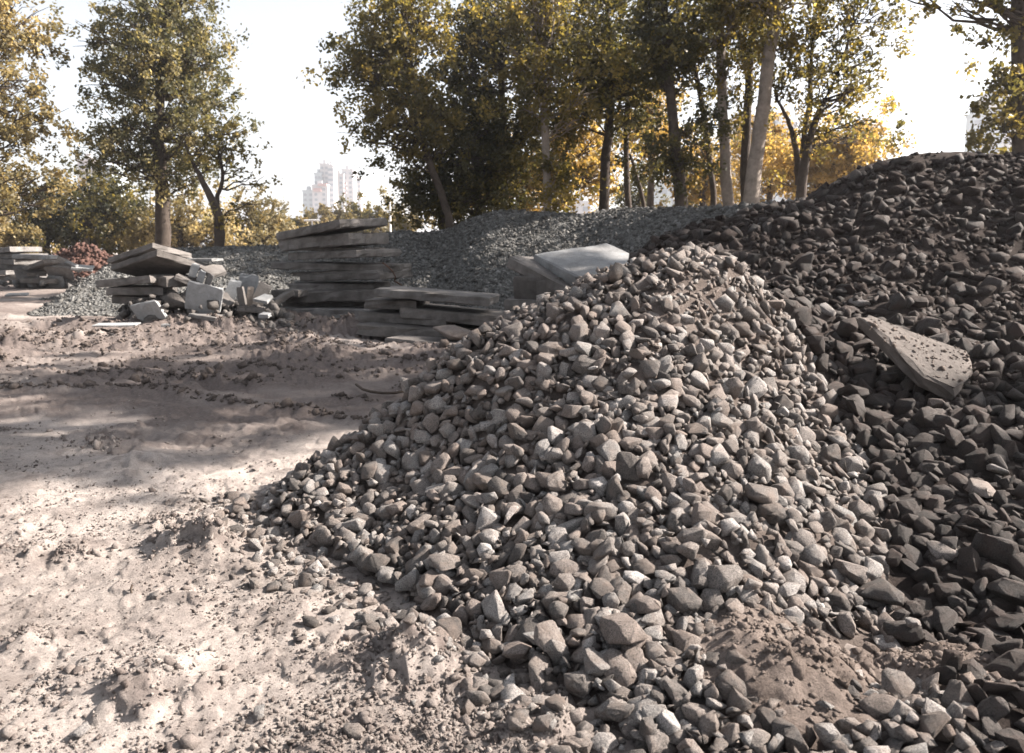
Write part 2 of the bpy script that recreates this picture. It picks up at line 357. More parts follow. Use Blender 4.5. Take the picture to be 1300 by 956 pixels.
for u, v, D in [(1000, 340, 5.7), (1100, 300, 5.9), (1100, 400, 5.0), (1100, 480, 4.4), (1200, 300, 5.7), (1200, 400, 4.9), (1200, 500, 4.1), (1200, 600, 3.35), (1200, 700, 2.85), (1200, 800, 2.45), (1250, 880, 2.15),
                (1300, 300, 5.6), (1300, 400, 4.8), (1300, 500, 4.0), (1300, 600, 3.3), (1300, 700, 2.8), (1300, 800, 2.42), (1450, 400, 4.7), (1450, 600, 3.2), (1450, 800, 2.4), (1650, 400, 4.6), (1650, 700, 2.7)]: c3(u, v, D)
for x, y, z in [(-.9, 6.5, -.3), (.3, 6.8, -.1), (-1.9, 5, -.3), (-2.2, 3.7, -.3), (.2, 8.5, -.3), (0, 1.5, -.1), (1.2, 1.3, -.05), (2.5, 1.3, .05), (5, 1.5, .1), (-.4, 5.7, -.1), (.5, 9.5, -.3)]: ctrl.append((x, y, z))
ctrl = np.array(ctrl)
def tps_fit(pts, lam=.004):
    n = len(pts); d = np.hypot(pts[:, None, 0]-pts[None, :, 0], pts[:, None, 1]-pts[None, :, 1])
    K = np.where(d > 0, d*d*np.log(d+1e-12), 0)+lam*np.eye(n); Q = np.c_[np.ones(n), pts[:, :2]]
    A = np.zeros((n+3, n+3)); A[:n, :n] = K; A[:n, n:] = Q; A[n:, :n] = Q.T
    return np.linalg.solve(A, np.r_[pts[:, 2], 0, 0, 0])
def tps_eval(pts, s, X, Y):
    Z = s[-3]+s[-2]*X+s[-1]*Y
    for (px, py, _), w_ in zip(pts, s):
        d2 = (X-px)**2+(Y-py)**2; Z = Z + w_*.5*d2*np.log(d2+1e-12)
    return Z
GS = .016; HX = np.arange(-2.0, 6.4, GS); HY = np.arange(1.3, 9.6, GS)
XX, YY = np.meshgrid(HX, HY, indexing='ij')
sol = tps_fit(ctrl); H0 = tps_eval(ctrl, sol, XX, YY)
H0 = H0 + .06*fbm(XX*1.3, YY*1.3, 3, 80) + .02*fbm(XX*5, YY*5, 3, 81)
UU, VV = proj(XX, YY, H0)
# dividing valley between the front pile and the big dark pile
vl = [P(u, v, D) for u, v, D in [(1165, 890, 2.1), (1130, 800, 2.5), (1120, 730, 2.8), (1125, 650, 3.15), (1100, 570, 3.6), (1050, 480, 4.2), (985, 392, 4.9)]]
vy = [0] + [p.y for p in vl] + [5.35, 5.7]; vx = [vl[0].x] + [p.x for p in vl] + [.6, -3]
FRONT = XX < np.interp(YY, vy, vx)
def blob(u, v, ru, rv): return np.exp(-(((UU-u)/ru)**2+((VV-v)/rv)**2))
# soil patches where few stones show
SOILY = np.clip(1.1*blob(865, 375, 50, 35)*FRONT + .75*blob(905, 345, 50, 22)*FRONT + .9*blob(930, 690, 75, 26)*FRONT + .5*blob(820, 455, 60, 16)*FRONT + 1.2*blob(1015, 845, 85, 42) + .9*blob(1195, 840, 55, 40) + .5*blob(1000, 560, 60, 20)*FRONT, 0, 1)
TOPS = (~FRONT)*sstep(470, 330, VV+.25*(1150-UU))            # clod-covered crest of the dark pile
H0 = H0 - .07*FRONT*sstep(.1, .5, H0) - .03 - .05*(~FRONT)*sstep(.8, 1.8, H0)
H0 = H0 + SOILY*.022*(1+1.2*fbm(XX*9, YY*9, 4, 84, .65)) + TOPS*.09*np.abs(fbm(XX*4.5, YY*4.5, 4, 85, .6))
RG = (1100-2*0)
gzz, _ = ground_h(XX, YY)
H = np.maximum(H0, gzz).copy(); HB = H.copy()
SX, SY = np.gradient(HB, GS)
def drop(n, wmap, size, flat=(.55, .8), clod=None, cand=8, sink=.25):
    """drop stones one by one onto the height map so that they come to rest on each other"""
    global H
    cdf = np.cumsum(wmap.ravel()); cdf /= cdf[-1]; out = []
    ids = np.searchsorted(cdf, RNG.random(n*cand)).reshape(n, cand); nx, ny = H.shape
    for k in range(n):
        c = ids[k]; ci, cj = c//ny, c % ny
        b = np.argmin(H[ci, cj]-HB[ci, cj]); i, j = ci[b], cj[b]
        x, y = HX[i]+RNG.uniform(-.5, .5)*GS, HY[j]+RNG.uniform(-.5, .5)*GS
        s = size(x, y)
        a, bb, cc = s, s*RNG.uniform(.78, 1.0), s*RNG.uniform(*flat)
        m = int(s*.9/GS)+1; i0, i1, j0, j1 = max(i-m, 0), min(i+m+1, nx), max(j-m, 0), min(j+m+1, ny)
        hx, hy = XX[i0:i1, j0:j1]-x, YY[i0:i1, j0:j1]-y
        rr = (hx*hx+hy*hy)/(s*.82)**2; ok = rr < 1
        if ok.sum() < 3: continue
        slab_ = SX[i, j]*hx+SY[i, j]*hy; th = cc*.62*np.sqrt(np.clip(1-rr, 0, 1))
        hh = (H[i0:i1, j0:j1]-slab_+th)[ok]; zc = np.sort(hh)[int(len(hh)*.72)] - sink*cc
        H[i0:i1, j0:j1] = np.where(ok, np.maximum(H[i0:i1, j0:j1], zc+slab_+th), H[i0:i1, j0:j1])
        out.append((x, y, zc, a, bb, cc, SX[i, j], SY[i, j], i, j))
    return np.array(out)
def lognorm(mean, sig, lo, hi): return min(max(mean*math.exp(RNG.normal(0, sig)), lo), hi)
inpile = (H0 > gzz-.01); view = (UU > -80) & (UU < 1400) & (VV < 1040)
kd = sstep(0, .12, H0-gzz)
Wf = FRONT*inpile*view*(.35+.65*kd)*(1-.9*SOILY)
Wd = (~FRONT)*inpile*view*(1-.85*SOILY)*(YY < 7.4)
fr = drop(8600, Wf*(1+.4*(YY < 3)), lambda x, y: lognorm(.028, .40, .012, .064))
fr2 = drop(420, Wf, lambda x, y: lognorm(.045, .2, .034, .068), sink=.15)
fr_s = drop(5000, FRONT*inpile*view*(.4+.6*SOILY)*1.0, lambda x, y: lognorm(.015, .35, .008, .03))
dk = drop(5200, Wd*(1-.87*TOPS), lambda x, y: lognorm(.034, .42, .014, .085))
dkc = drop(5200, (~FRONT)*inpile*view*TOPS, lambda x, y: lognorm(.030, .5, .012, .085), sink=.5)
dk_s = drop(5600, (~FRONT)*inpile*view*1.0, lambda x, y: lognorm(.017, .35, .009, .034))
def exposure_score(A):
    x, y, z = A[:, 0], A[:, 1], A[:, 2]; u, v = proj(x, y, z); i, j = A[:, 8].astype(int), A[:, 9].astype(int)
    top = z+A[:, 5]*.62; ex = np.clip(1-(H[i, j]-top)/(A[:, 3]*.6+1e-6), 0, 1)
    inside = (u > 5) & (u < 1295) & (v > 60) & (v < 950)
    return A[:, 3]/np.hypot(x, y)*ex*inside
def norms(A):
    N = np.stack([-A[:, 6], -A[:, 7], np.ones(len(A))], 1); return N/np.linalg.norm(N, axis=1)[:, None]
HI_ME = {}
def hi_meshes(mat, key):
    HI_ME[key] = [mesh_np('stone', V, F, mat) for V, F in ST_HI]; return HI_ME[key]
def pile(name, label, A, nind, smat, soil, keep, soilmat, extras):
    x0, y0 = A[:, 0].mean(), A[:, 1].mean()
    root = thing(name, label, 'rubble pile', (x0, y0, 0))
    zz = np.where(H0 > gzz-.35, CORE, -1)
    st = slice(None, None, 2)
    me = hf_mesh('earth_core', XX[st, st], YY[st, st], zz[st, st], (keep & (H0 > gzz-.06))[st, st], soilmat)
    rebase(link('earth_core', me), root)
    sc = exposure_score(A); order = np.argsort(-sc); ind, rest = order[:nind], order[nind:]
    rots = rot_mats(len(A), .55, norms(A)); mes = hi_meshes(smat, name+label[:5])
    for k in ind:
        o = bpy.data.objects.new('stone', mes[RNG.integers(0, len(mes))]); COL.objects.link(o)
        m3 = Matrix(rots[k].tolist()) @ Matrix.Diagonal(Vector((A[k, 3], A[k, 4]*1.05, A[k, 5]*1.35)))
        o.parent = root; o.matrix_local = Matrix.Translation(Vector((A[k, 0]-x0, A[k, 1]-y0, A[k, 2]))) @ m3.to_4x4()
    jx, jy = A[:, 8].astype(int), A[:, 9].astype(int); buried = (H[jx, jy]-(A[:, 2]+A[:, 5]*.62)) > A[:, 3]*1.1; rest = rest[~buried[rest]]
    exf = sc[rest] > 0; dd = np.hypot(A[rest, 0], A[rest, 1]); near = rest[(dd < 4.2) & exf]; far = rest[(dd >= 4.2) | ~exf]
    sc3 = np.stack([A[:, 3], A[:, 4]*1.05, A[:, 5]*1.35], 1)
    for nm, sel, lib in (('crushed_stones', near, ST_MID), ('distant_stones', far, ST_LOW)):
        if len(sel): rebase(scatter_join(nm, lib, A[sel, :3], sc3[sel], rots[sel], smat, kind='stuff'), root)
    for nm, B, lib, mt in extras:
        s3 = np.stack([B[:, 3], B[:, 4], B[:, 5]*1.3], 1)
        rebase(scatter_join(nm, lib, B[:, :3], s3, rot_mats(len(B), .5, norms(B)), mt, kind='stuff'), root)
    return root
def blur(A, k):
    c = np.cumsum(np.pad(A, ((k+1, k), (0, 0)), 'edge'), 0); A = (c[2*k+1:]-c[:-2*k-1])/(2*k+1)
    c = np.cumsum(np.pad(A, ((0, 0), (k+1, k)), 'edge'), 1); return (c[:, 2*k+1:]-c[:, :-2*k-1])/(2*k+1)
HS = blur(H, 4)
FILL = np.clip(np.where(FRONT, .30+.75*SOILY+.35*sstep(0, .3, fbm(XX*3, YY*3, 3, 160)), .50+.28*TOPS+.35*sstep(-.1, .3, fbm(XX*2.2, YY*2.2, 3, 161))), 0, .98)
CORE = H0+FILL*(HS-H0)+.010*fbm(XX*16, YY*16, 3, 162)-.008
F1 = np.concatenate([fr, fr2])
pile('rubble_pile', 'sunlit pile of grey crushed granite stones in the foreground', F1, 300, MAT['stone'], None, FRONT, MAT['soil'],
     [('stone_chips', fr_s, ST_TINY, MAT['stone'])])
half = len(dk_s)//2
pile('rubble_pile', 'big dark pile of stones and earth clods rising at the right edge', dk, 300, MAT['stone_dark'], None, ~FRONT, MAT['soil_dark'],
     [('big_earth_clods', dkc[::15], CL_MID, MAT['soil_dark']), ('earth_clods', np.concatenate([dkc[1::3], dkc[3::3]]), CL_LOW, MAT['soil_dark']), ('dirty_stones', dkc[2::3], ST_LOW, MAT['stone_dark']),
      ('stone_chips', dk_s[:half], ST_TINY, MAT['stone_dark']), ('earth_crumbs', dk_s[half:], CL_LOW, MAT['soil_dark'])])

def hat(x, y):                                 # top of whatever lies near: pile or ground
    i, j = int((x-HX[0])/GS), int((y-HY[0])/GS)
    if 0 <= i < len(HX) and 0 <= j < len(HY): return float(H[i, j])
    return gh(x, y)
# foreground earth mounds in front of the stones
def earth_mound(name, label, u, v, rx, ry, h, mat, seed, extra=0):
    c = G(u, v, .08); n = 90
    tx = np.linspace(-1.6, 1.6, n); X, Y = np.meshgrid(c.x+tx*rx, c.y+tx*ry, indexing='ij')
    base = tps_eval(ctrl, sol, X, Y); base = np.maximum(base, ground_h(X, Y)[0])
    r2 = ((X-c.x)/rx)**2+((Y-c.y)/ry)**2
    d = h*np.exp(-r2*1.1)*(1+.8*fbm(X*4, Y*4, 3, seed)) + np.exp(-r2*.8)*(.022*fbm(X*14, Y*14, 3, seed+3, .7)+.02*sstep(.03, .09, fbm(X*7, Y*7, 3, seed+7)))
    Z = base + d - .02 - .10*sstep(.9, 2.3, r2)
    root = thing(name, label, 'earth mound', (c.x, c.y, 0))
    rebase(link('packed_earth', hf_mesh('packed_earth', X, Y, Z, r2 < 2.5, mat)), root)
    m = 900; px = c.x+RNG.normal(0, .62, m)*rx; py = c.y+RNG.normal(0, .62, m)*ry
    i = np.clip(((px-c.x)/rx+1.6)/3.2*(n-1), 0, n-1).astype(int); j = np.clip(((py-c.y)/ry+1.6)/3.2*(n-1), 0, n-1).astype(int)
    pz = Z[i, j]; s = np.clip(np.exp(RNG.normal(math.log(.006), .6, m)), .0025, .028)
    rebase(scatter_join('soil_crumbs', CL_LOW+ST_TINY, np.stack([px, py, pz], 1), s, rot_mats(m, .6), mat, kind='stuff'), root)
    return root
earth_mound('earth_mound', 'small brown earth mound at the foot of the sunlit stone pile', 1000, 850, .27, .27, .115, MAT['soil_mid'], 200)
earth_mound('earth_mound', 'low dark earth mound at the foot of the big dark pile', 1185, 835, .20, .20, .055, MAT['soil_mid'], 230)

# loose stones on the dirt
def free_stone(u, v, s, label, mat='stone', lib=None, grp='loose stones scattered on the dirt', k=0):
    g = G(u, v); z = hat(g.x, g.y)
    me = HI_ME_LOOSE[k % len(HI_ME_LOOSE)]
    o = link('loose_stone', me); o['label'] = label; o['category'] = 'stone'
    if grp: o['group'] = grp
    o.location = (g.x, g.y, z+s*.28); o.rotation_euler = (RNG.normal(0, .3), RNG.normal(0, .3), RNG.uniform(0, 6.28)); o.scale = (s, s*.9, s*.75)
HI_ME_LOOSE = [mesh_np('loose_stone', V, F, MAT['stone']) for V, F in ST_HI[:12]]
LS = [(318, 640, .022, 'small pale stone just off the left tip of the stone pile'), (352, 652, .045, 'whitish flat stone at the left tip of the pile'), (300, 655, .018, 'little grey stone left of the pile tip'),
      (280, 672, .030, 'flat pale stone right of the earth clump'), (350, 718, .040, 'pale stone lying on sunlit dirt below the pile tip'), (345, 730, .035, 'flat whitish stone next to another on sunlit dirt'),
      (318, 728, .028, 'small stone left of two pale stones on sunlit dirt'), (195, 757, .030, 'whitish stone lying alone on the bright dirt'), (212, 730, .015, 'tiny stone on bright dirt below the earth clump'),
      (318, 592, .018, 'small grey stone on shaded dirt left of the pile'), (460, 798, .035, 'buried pale stone on the sunlit dirt near the bottom'), (250, 668, .02, 'tiny pale stone on top of the earth clump'),
      (545, 762, .05, 'pale broken stone at the lower fringe of the pile'), (515, 785, .05, 'flat light stone just below the fringe of the pile'), (570, 818, .06, 'rounded light stone on the sand below the pile'),
      (620, 828, .04, 'small blocky stone on the sand below the pile'), (495, 622, .02, 'tiny dark stone among others'), (700, 850, .075, 'long pale boulder half sunk at the bottom edge'),
      (790, 862, .085, 'squarish pale boulder at the bottom of the pile'), (420, 745, .03, 'small stone on the fringe of gravel in sunlight'), (350, 590, .014, 'tiny stone on shaded dirt near the pile'),
      (100, 930, .03, 'small stone at the lower left corner'), (330, 910, .03, 'pale pebble on the bright dirt at the bottom'), (450, 935, .035, 'grey stone near the bottom on bright dirt')]
for k, (u, v, s, lb) in enumerate(LS):
    if u == 495: continue
    free_stone(u, v, s, lb, k=k)
# stray gravel and crumbs: nobody could count these
def strays(name, label, n, sampler, smin, smu, smax, lib, mat, tl=.5):
    xy = sampler(n); z = ground_h(xy[:, 0], xy[:, 1])[0]
    s = np.clip(np.exp(RNG.normal(math.log(smu), .5, n)), smin, smax)
    o = scatter_join(name, lib, np.c_[xy, z+s*.2], s, rot_mats(n, tl), mat); o['label'] = label; o['category'] = name.split('_')[-1]; o['kind'] = 'stuff'
fringe = [G(u, v) for u, v in [(300, 625), (330, 655), (380, 697), (450, 733), (540, 783), (620, 826), (690, 884), (760, 945), (860, 1000)]]
def fringe_s(n):
    k = RNG.integers(0, len(fringe)-1, n); t = RNG.random(n); P0 = np.array([f[:2] for f in fringe])
    p = P0[k]*(1-t[:, None])+P0[k+1]*t[:, None]; off = np.abs(RNG.normal(0, .13, n))
    return p+np.c_[-.65*off, -.75*off]+RNG.normal(0, .03, (n, 2))
strays('stray_gravel', 'stray grey stones thinning out along the foot of the sunlit pile', 620, fringe_s, .007, .018, .042, ST_MID, MAT['stone'])
def field_s(n):
    u = RNG.uniform(-60, 720, n*3); v = 470+RNG.random(n*3)**.8*500
    t = (0-CH)/(-sp+(433-v)/FPX*cp); x = (u-650)/FPX*t; y = t*(cp+(433-v)/FPX*sp)
    m = vn(x*2.2, y*2.2, 90)+.6*vn(x*6, y*6, 91) > RNG.uniform(-.35, .35, n*3); return np.c_[x, y][m][:n]
def field(n): a = field_s(n*2)[:n]; return a
def safe(f, n): a = f(n); return a
fa = field(9500); 
strays('dirt_crumbs', 'small crumbs and clods of dry earth strewn over the dirt', len(fa), lambda n: fa, .002, .0055, .026, CL_LOW+ST_TINY+ST_TINY, MAT['ground'] )
def grit_s(n):
    d = 1.6*(4.6/1.6)**(RNG.random(n)**1.15); a = RNG.uniform(-36, 8, n)*math.pi/180; return np.c_[d*np.sin(a), d*np.cos(a)]
strays('dirt_grit', 'fine grit covering the dirt in the foreground', 13000, grit_s, .0018, .0034, .010, ST_TINY, MAT['ground'])
fb = field(500)
strays('pale_pebbles', 'tiny pale pebbles strewn over the open dirt', len(fb), lambda n: fb, .003, .006, .014, ST_TINY, MAT['stone'])
def back_s(n):
    x = RNG.uniform(-9, .5, n); y = RNG.uniform(7.5, 13.5, n); return np.c_[x, y]
strays('earth_clods', 'earth clods churned up in front of the slab stacks', 3200, back_s, .006, .016, .07, CL_LOW+ST_LOW, MAT['soil'])
def rim_s(n):
    m = n*40; x = RNG.uniform(-7, .3, m); y = RNG.uniform(3.5, 13, m); q = rut_q(x, y); ok = np.zeros(m, bool)
    for c_, w_, a_ in RUTS: ok |= np.abs(q-c_-w_*2.0) < w_*.9*RNG.random(m)
    ok &= (fbm(x*.9, y*.9, 3, 12) > -.2) & ((x < -1.0) | (y > 6)) & (RNG.random(m) < 1/(1+(y/9)**2)); return np.c_[x, y][ok][:n]
fc = rim_s(4200)
strays('mud_clods', 'crumbled mud thrown up along the wheel ruts', len(fc), lambda n: fc, .005, .014, .06, CL_LOW+ST_LOW, MAT['soil'])
# earth clumps on the open dirt
def clump(u, v, s, label):
    g = G(u, v); root = thing('earth_clump', label, 'earth clump', (g.x, g.y, gh(g.x, g.y)), 'earth clumps on the open dirt')
    n = 150; p = RNG.normal(0, .6, (n, 3))*s*np.array([1.4, .8, 1]); p[:, 2] = ground_h(p[:, 0]+g.x, p[:, 1]+g.y)[0]-gh(g.x, g.y)+np.abs(p[:, 2])*.10
    ss = np.clip(np.exp(RNG.normal(math.log(s*.055), .75, n)), s*.02, s*.30)
    scatter_join('clods', CL_MID[:3]+CL_LOW+ST_LOW+ST_TINY, p, ss, rot_mats(n, .6), MAT['ground'], root, kind='stuff')
for u, v, s, lb in [(243, 688, .13, 'largest crumbly clump of earth on the sunlit dirt'), (262, 700, .07, 'earth clump just below the largest clump'), (210, 662, .06, 'small earth clump above left of the largest clump'),
                    (40, 812, .07, 'dark earth clump near the lower left corner'), (500, 845, .10, 'low sandy clump of earth in front of the pile fringe'), (95, 705, .07, 'crumbly earth clump at the left on bright dirt'),
                    (25, 700, .07, 'crumbly earth clump touching the left edge of the picture'), (185, 872, .08, 'dark earth clump low on the bright dirt'), (130, 567, .10, 'clump of dark earth on the rut at the light edge'),
                    (10, 545, .10, 'dark clump of earth at the left edge in the shade')]: clump(u, v, s, lb)

# ============================================================ GRAVEL MOUNDS (middle distance)
def mound(name, label, cat, rdg, depth_f, depth_b, core, stone, nst, ssz, lib, seed, base_drop=.0, dens=None):
    """rdg: list of (u, v, D) ridge pixels"""
    pr = [P(*r) for r in rdg]; xs = np.array([p.x for p in pr]); ys = np.array([p.y for p in pr]); zs = np.array([p.z for p in pr])
    nx = 180; X1 = np.linspace(xs[0]-.3, xs[-1]+.3, nx); ry = np.interp(X1, xs, ys); rz = np.interp(X1, xs, zs)
    ker = np.ones(9)/9; rz = np.convolve(np.pad(rz, 4, 'edge'), ker, 'valid')
    T = np.linspace(-1.15, 1.0, 90); X = np.repeat(X1[:, None], 90, 1)
    dsc = np.clip(rz/max(rz.max(), .1), .12, 1)[:, None]; Y = ry[:, None]+np.where(T < 0, T*depth_f, T*depth_b)[None]*dsc
    prof = np.where(T < 0, 1-sstep(0, 1.15, -T), 1-sstep(0, 1, T))[None]
    prof = np.where(T < 0, np.clip(1.0-np.abs(T)*1.02, -.1, 1), np.clip(1-T*1.1, -.1, 1))[None]
    prof = 1-np.sqrt((1-prof)**2+.012)+.11
    Z = rz[:, None]*prof + .10*fbm(X*.55, Y*.55, 3, seed)*np.clip(prof*1.3, 0, 1) + .035*fbm(X*3, Y*3, 3, seed+2)
    root = thing(name, label, cat, (float(xs.mean()), float(ys.mean()), 0))
    rebase(link('gravel_bed' if core is not MAT['soil_dark'] else 'packed_earth', hf_mesh('bed', X, Y, Z, Z > -.2, core)), root)
    n = nst; i = RNG.random(n)*(nx-1.01); j = RNG.random(n)**.9*50
    i0, j0 = i.astype(int), j.astype(int); fi, fj = i-i0, j-j0
    lerp = lambda A: (A[i0, j0]*(1-fi)+A[i0+1, j0]*fi)*(1-fj)+(A[i0, j0+1]*(1-fi)+A[i0+1, j0+1]*fi)*fj
    pos = np.stack([lerp(X), lerp(Y), lerp(Z)], 1); ok = pos[:, 2] > 0; pos = pos[ok]
    s = np.clip(np.exp(RNG.normal(math.log(ssz), .35, len(pos))), ssz*.4, ssz*2.4)
    rebase(scatter_join('gravel_stones' if stone is not MAT['soil_dark'] else 'earth_clods', lib, pos, s, rot_mats(len(pos), .6), stone, kind='stuff'), root)
    return root
mound('gravel_mound', 'low mound of fine grey gravel behind the debris heap at left', 'gravel pile', [(84, 377, 19.5), (110, 360, 19.5), (140, 341, 19.5), (168, 323, 19.5), (190, 316, 19.5), (240, 316, 19.5), (300, 314, 19.5), (345, 311, 19.5), (380, 312, 19.5), (420, 318, 19.5), (470, 335, 19.5)], 4.6, 3, MAT['gravel_core'], MAT['gravel'], 8000, .035, ST_TINY, 300)
mound('gravel_mound', 'long mound of fine grey gravel behind the two slab stacks', 'gravel pile', [(455, 318, 20), (480, 300, 20), (505, 292, 20), (545, 294, 20), (570, 290, 20), (595, 279, 19.5), (625, 270, 19), (655, 268, 19), (700, 271, 18.5), (735, 275, 18), (765, 269, 17.5), (800, 265, 17), (850, 268, 16), (900, 266, 15), (950, 262, 14), (1000, 256, 13), (1040, 250, 12), (1100, 255, 11.7)],
      4.8, 3.0, MAT['gravel_core'], MAT['gravel'], 17000, .037, ST_TINY, 320)
mound('earth_bank', 'smooth dark earth bank showing behind the crest of the big dark pile', 'earth bank', [(1000, 262, 10.5), (1030, 243, 10.5), (1065, 224, 10.5), (1100, 209, 10.5), (1160, 200, 10.5), (1230, 197, 10.5), (1300, 200, 10.5), (1400, 215, 10.5)], 2.2, 3, MAT['soil_dark'], MAT['soil_dark'], 500, .03, CL_LOW, 340)
mound('brick_heap', 'heap of broken red bricks far off at the left', 'brick heap', [(60, 330, 30), (80, 318, 30), (100, 311, 30), (120, 313, 30), (140, 325, 30), (150, 332, 30)], 1.2, 1.2, MAT['brick'], MAT['brick'], 900, .09, ST_TINY, 350)

# ============================================================ CONCRETE SLABS
def slab_mesh(L, W, T, seed, chip=.03, shape=None):
    r = random.Random(seed); bm = bmesh.new()
    if shape is None:
        nx, ny = max(4, int(L/.16)), max(3, int(W/.16)); pts = []
        # outline walked round with chips
        for i in range(nx): pts.append((-L/2+L*i/nx, -W/2))
        for i in range(ny): pts.append((L/2, -W/2+W*i/ny))
        for i in range(nx): pts.append((L/2-L*i/nx, W/2))
        for i in range(ny): pts.append((-L/2, W/2-W*i/ny))
    else:
        pts = []
        for a in range(len(shape)):
            p, q = shape[a], shape[(a+1) % len(shape)]; n = max(2, int(math.dist(p, q)/.12))
            for i in range(n): pts.append((p[0]+(q[0]-p[0])*i/n, p[1]+(q[1]-p[1])*i/n))
    levels = [(-T/2, 1), (-T/2+T*.12, 0), (0, 0), (T/2-T*.12, 0), (T/2, 1)]; rings = []
    for z, ed in levels:
        ring = []
        for (x, y) in pts:
            c = chip*abs(r.gauss(0, .35)) + (chip*.35 if ed else 0)
            if ed and r.random() < .12: c += chip*r.uniform(.5, 1.6)
            d = math.hypot(x, y)+1e-6
            ring.append(bm.verts.new((x-x/d*c, y-y/d*c, z + (r.gauss(0, T*.02) if ed else 0))))
        rings.append(ring)
    n = len(pts)
    for a in range(len(rings)-1):
        for i in range(n): bm.faces.new((rings[a][i], rings[a][(i+1) % n], rings[a+1][(i+1) % n], rings[a+1][i]))
    bm.faces.new(rings[0][::-1]); bm.faces.new(rings[-1])
    bmesh.ops.recalc_face_normals(bm, faces=bm.faces)
    me = bpy.data.meshes.new('concrete_slab'); bm.to_mesh(me); bm.free(); return me
_s = [0]
def slab(label, u, v, D, L, W, T, yaw=0, pitch=0, roll=0, mat='conc', name='concrete_slab', cat='concrete slab', grp=None, chip=.03, shape=None):
    _s[0] += 1; me = slab_mesh(L, W, T, _s[0]*13, chip, shape); me.materials.append(MAT[mat])
    o = link(name, me); o['label'] = label; o['category'] = cat
    if grp: o['group'] = grp
    o.location = P(u, v, D); o.rotation_euler = Euler((R(roll), R(pitch), R(yaw)), 'XYZ'); return o
gA = 'slabs of the tall stack'; gB = 'slabs of the low stack'; gC = 'slabs at the far side of the front pile'; gD = 'slabs and pieces of the debris heap'
SA = 14.6
slab('topmost slab of the tall stack, tilted with its corner up', 421, 291, SA-.1, 1.75, 1.15, .145, -36, -7, 3, grp=gA, chip=.055)
slab('second slab from the top of the tall stack, tilted', 424, 307, SA, 1.70, 1.1, .21, -30, -4, 1, grp=gA, chip=.055)
slab('third slab from the top of the tall stack', 437, 323, SA, 1.80, 1.15, .135, -34, -2, 1, grp=gA, chip=.055)
slab('fourth slab from the top of the tall stack, the widest and jutting left', 436, 338, SA+.1, 2.3, 1.2, .125, -10, 1, 0, grp=gA, chip=.055)
slab('fifth slab from the top of the tall stack, jutting out to the right', 453, 350, SA-.1, 1.75, 1.1, .13, -24, -2, 0, grp=gA, chip=.055)
slab('sixth slab from the top of the tall stack, set back in the dark', 432, 364, SA+.2, 1.65, 1.1, .17, -8, 0, 0, grp=gA, chip=.055)
slab('third slab from the bottom of the tall stack, long and pale edged', 438, 374, SA-.4, 1.75, 1.2, .20, -10, -2, 0, grp=gA, chip=.055)
slab('second slab from the bottom of the tall stack, set back', 420, 385, SA, 1.6, 1.1, .17, 6, 0, 0, grp=gA, chip=.055)
slab('bottom slab of the tall stack lying on the dirt', 424, 395, SA-.5, 1.65, 1.2, .18, -6, 0, 0, mat='conc_mid', grp=gA, chip=.055)
slab('thin broken slab wedged between the second and third slabs of the tall stack', 430, 316, SA+.1, 1.5, 1.0, .09, -12, 2, 0, grp=gA, chip=.06)
slab('thin dark slab wedged under the widest slab of the tall stack', 446, 346, SA+.05, 1.9, 1.1, .08, -24, -2, 0, grp=gA, chip=.06)
SB = 11.2
slab('long thin slab lying on top of the low stack, sloping down to the right', 557, 375, SB-.2, 1.62, .8, .12, -10, 4, 0, mat='conc_mid', grp=gB, chip=.05)
slab('short slab under the left end of the long top slab', 505, 384, SB+.1, .75, .9, .12, -6, 0, 0, grp=gB, chip=.05)
slab('wide slab of the low stack jutting out to the right', 584, 399, SB-.1, 1.45, .95, .145, -14, 4, 0, grp=gB, chip=.05)
slab('slab of the low stack reaching left toward the tall stack', 528, 402, SB+.1, 1.35, .95, .14, -18, 2, 0, grp=gB, chip=.05)
slab('dark slab second from the bottom of the low stack', 535, 419, SB-.2, 1.55, 1.0, .16, -14, 3, 0, grp=gB, chip=.05)
slab('dark bottom slab of the low stack, half sunk in the dirt', 560, 437, SB-.8, 1.15, 1.0, .17, -20, 3, 0, grp=gB, chip=.05)
# pair beyond the front pile
def by_basis(o, a, b, c, T):
    x = (b-a); y = (c-a); L = x.length; x.normalize(); y = y-x*y.dot(x); y.normalize(); z = x.cross(y)
    if z.z < 0: y, z = -y, -z
    m = Matrix((x, y, z)).transposed().to_4x4(); m.translation = (b+c)/2-z*T/2; o.matrix_world = m
a_, b_, c_ = P(656, 314, 9.3), P(732, 352, 8.3), P(792, 316, 9.35)
o = slab('large pale slab tilted toward the viewer beyond the front pile, its top face showing', 722, 336, 8.6, (b_-a_).length, 1.05, .14, mat='conc_pale', grp=gC)
by_basis(o, a_, b_, c_, .14)
slab('dark slab propped at an angle under the large pale slab', 700, 350, 8.9, .85, .6, .13, -38, 22, 0, grp=gC)
slab('dark upright slab piece under the pale slab, at its left', 675, 366, 8.9, .34, .5, .30, -10, 0, 4, grp=gC)
slab('second dark upright block under the pale slab', 706, 372, 8.8, .28, .5, .35, -25, 0, 0, grp=gC)
slab('lowest slab under the pale slab, lying flat', 688, 387, 8.8, .75, .6, .13, -12, 2, 0, grp=gC)
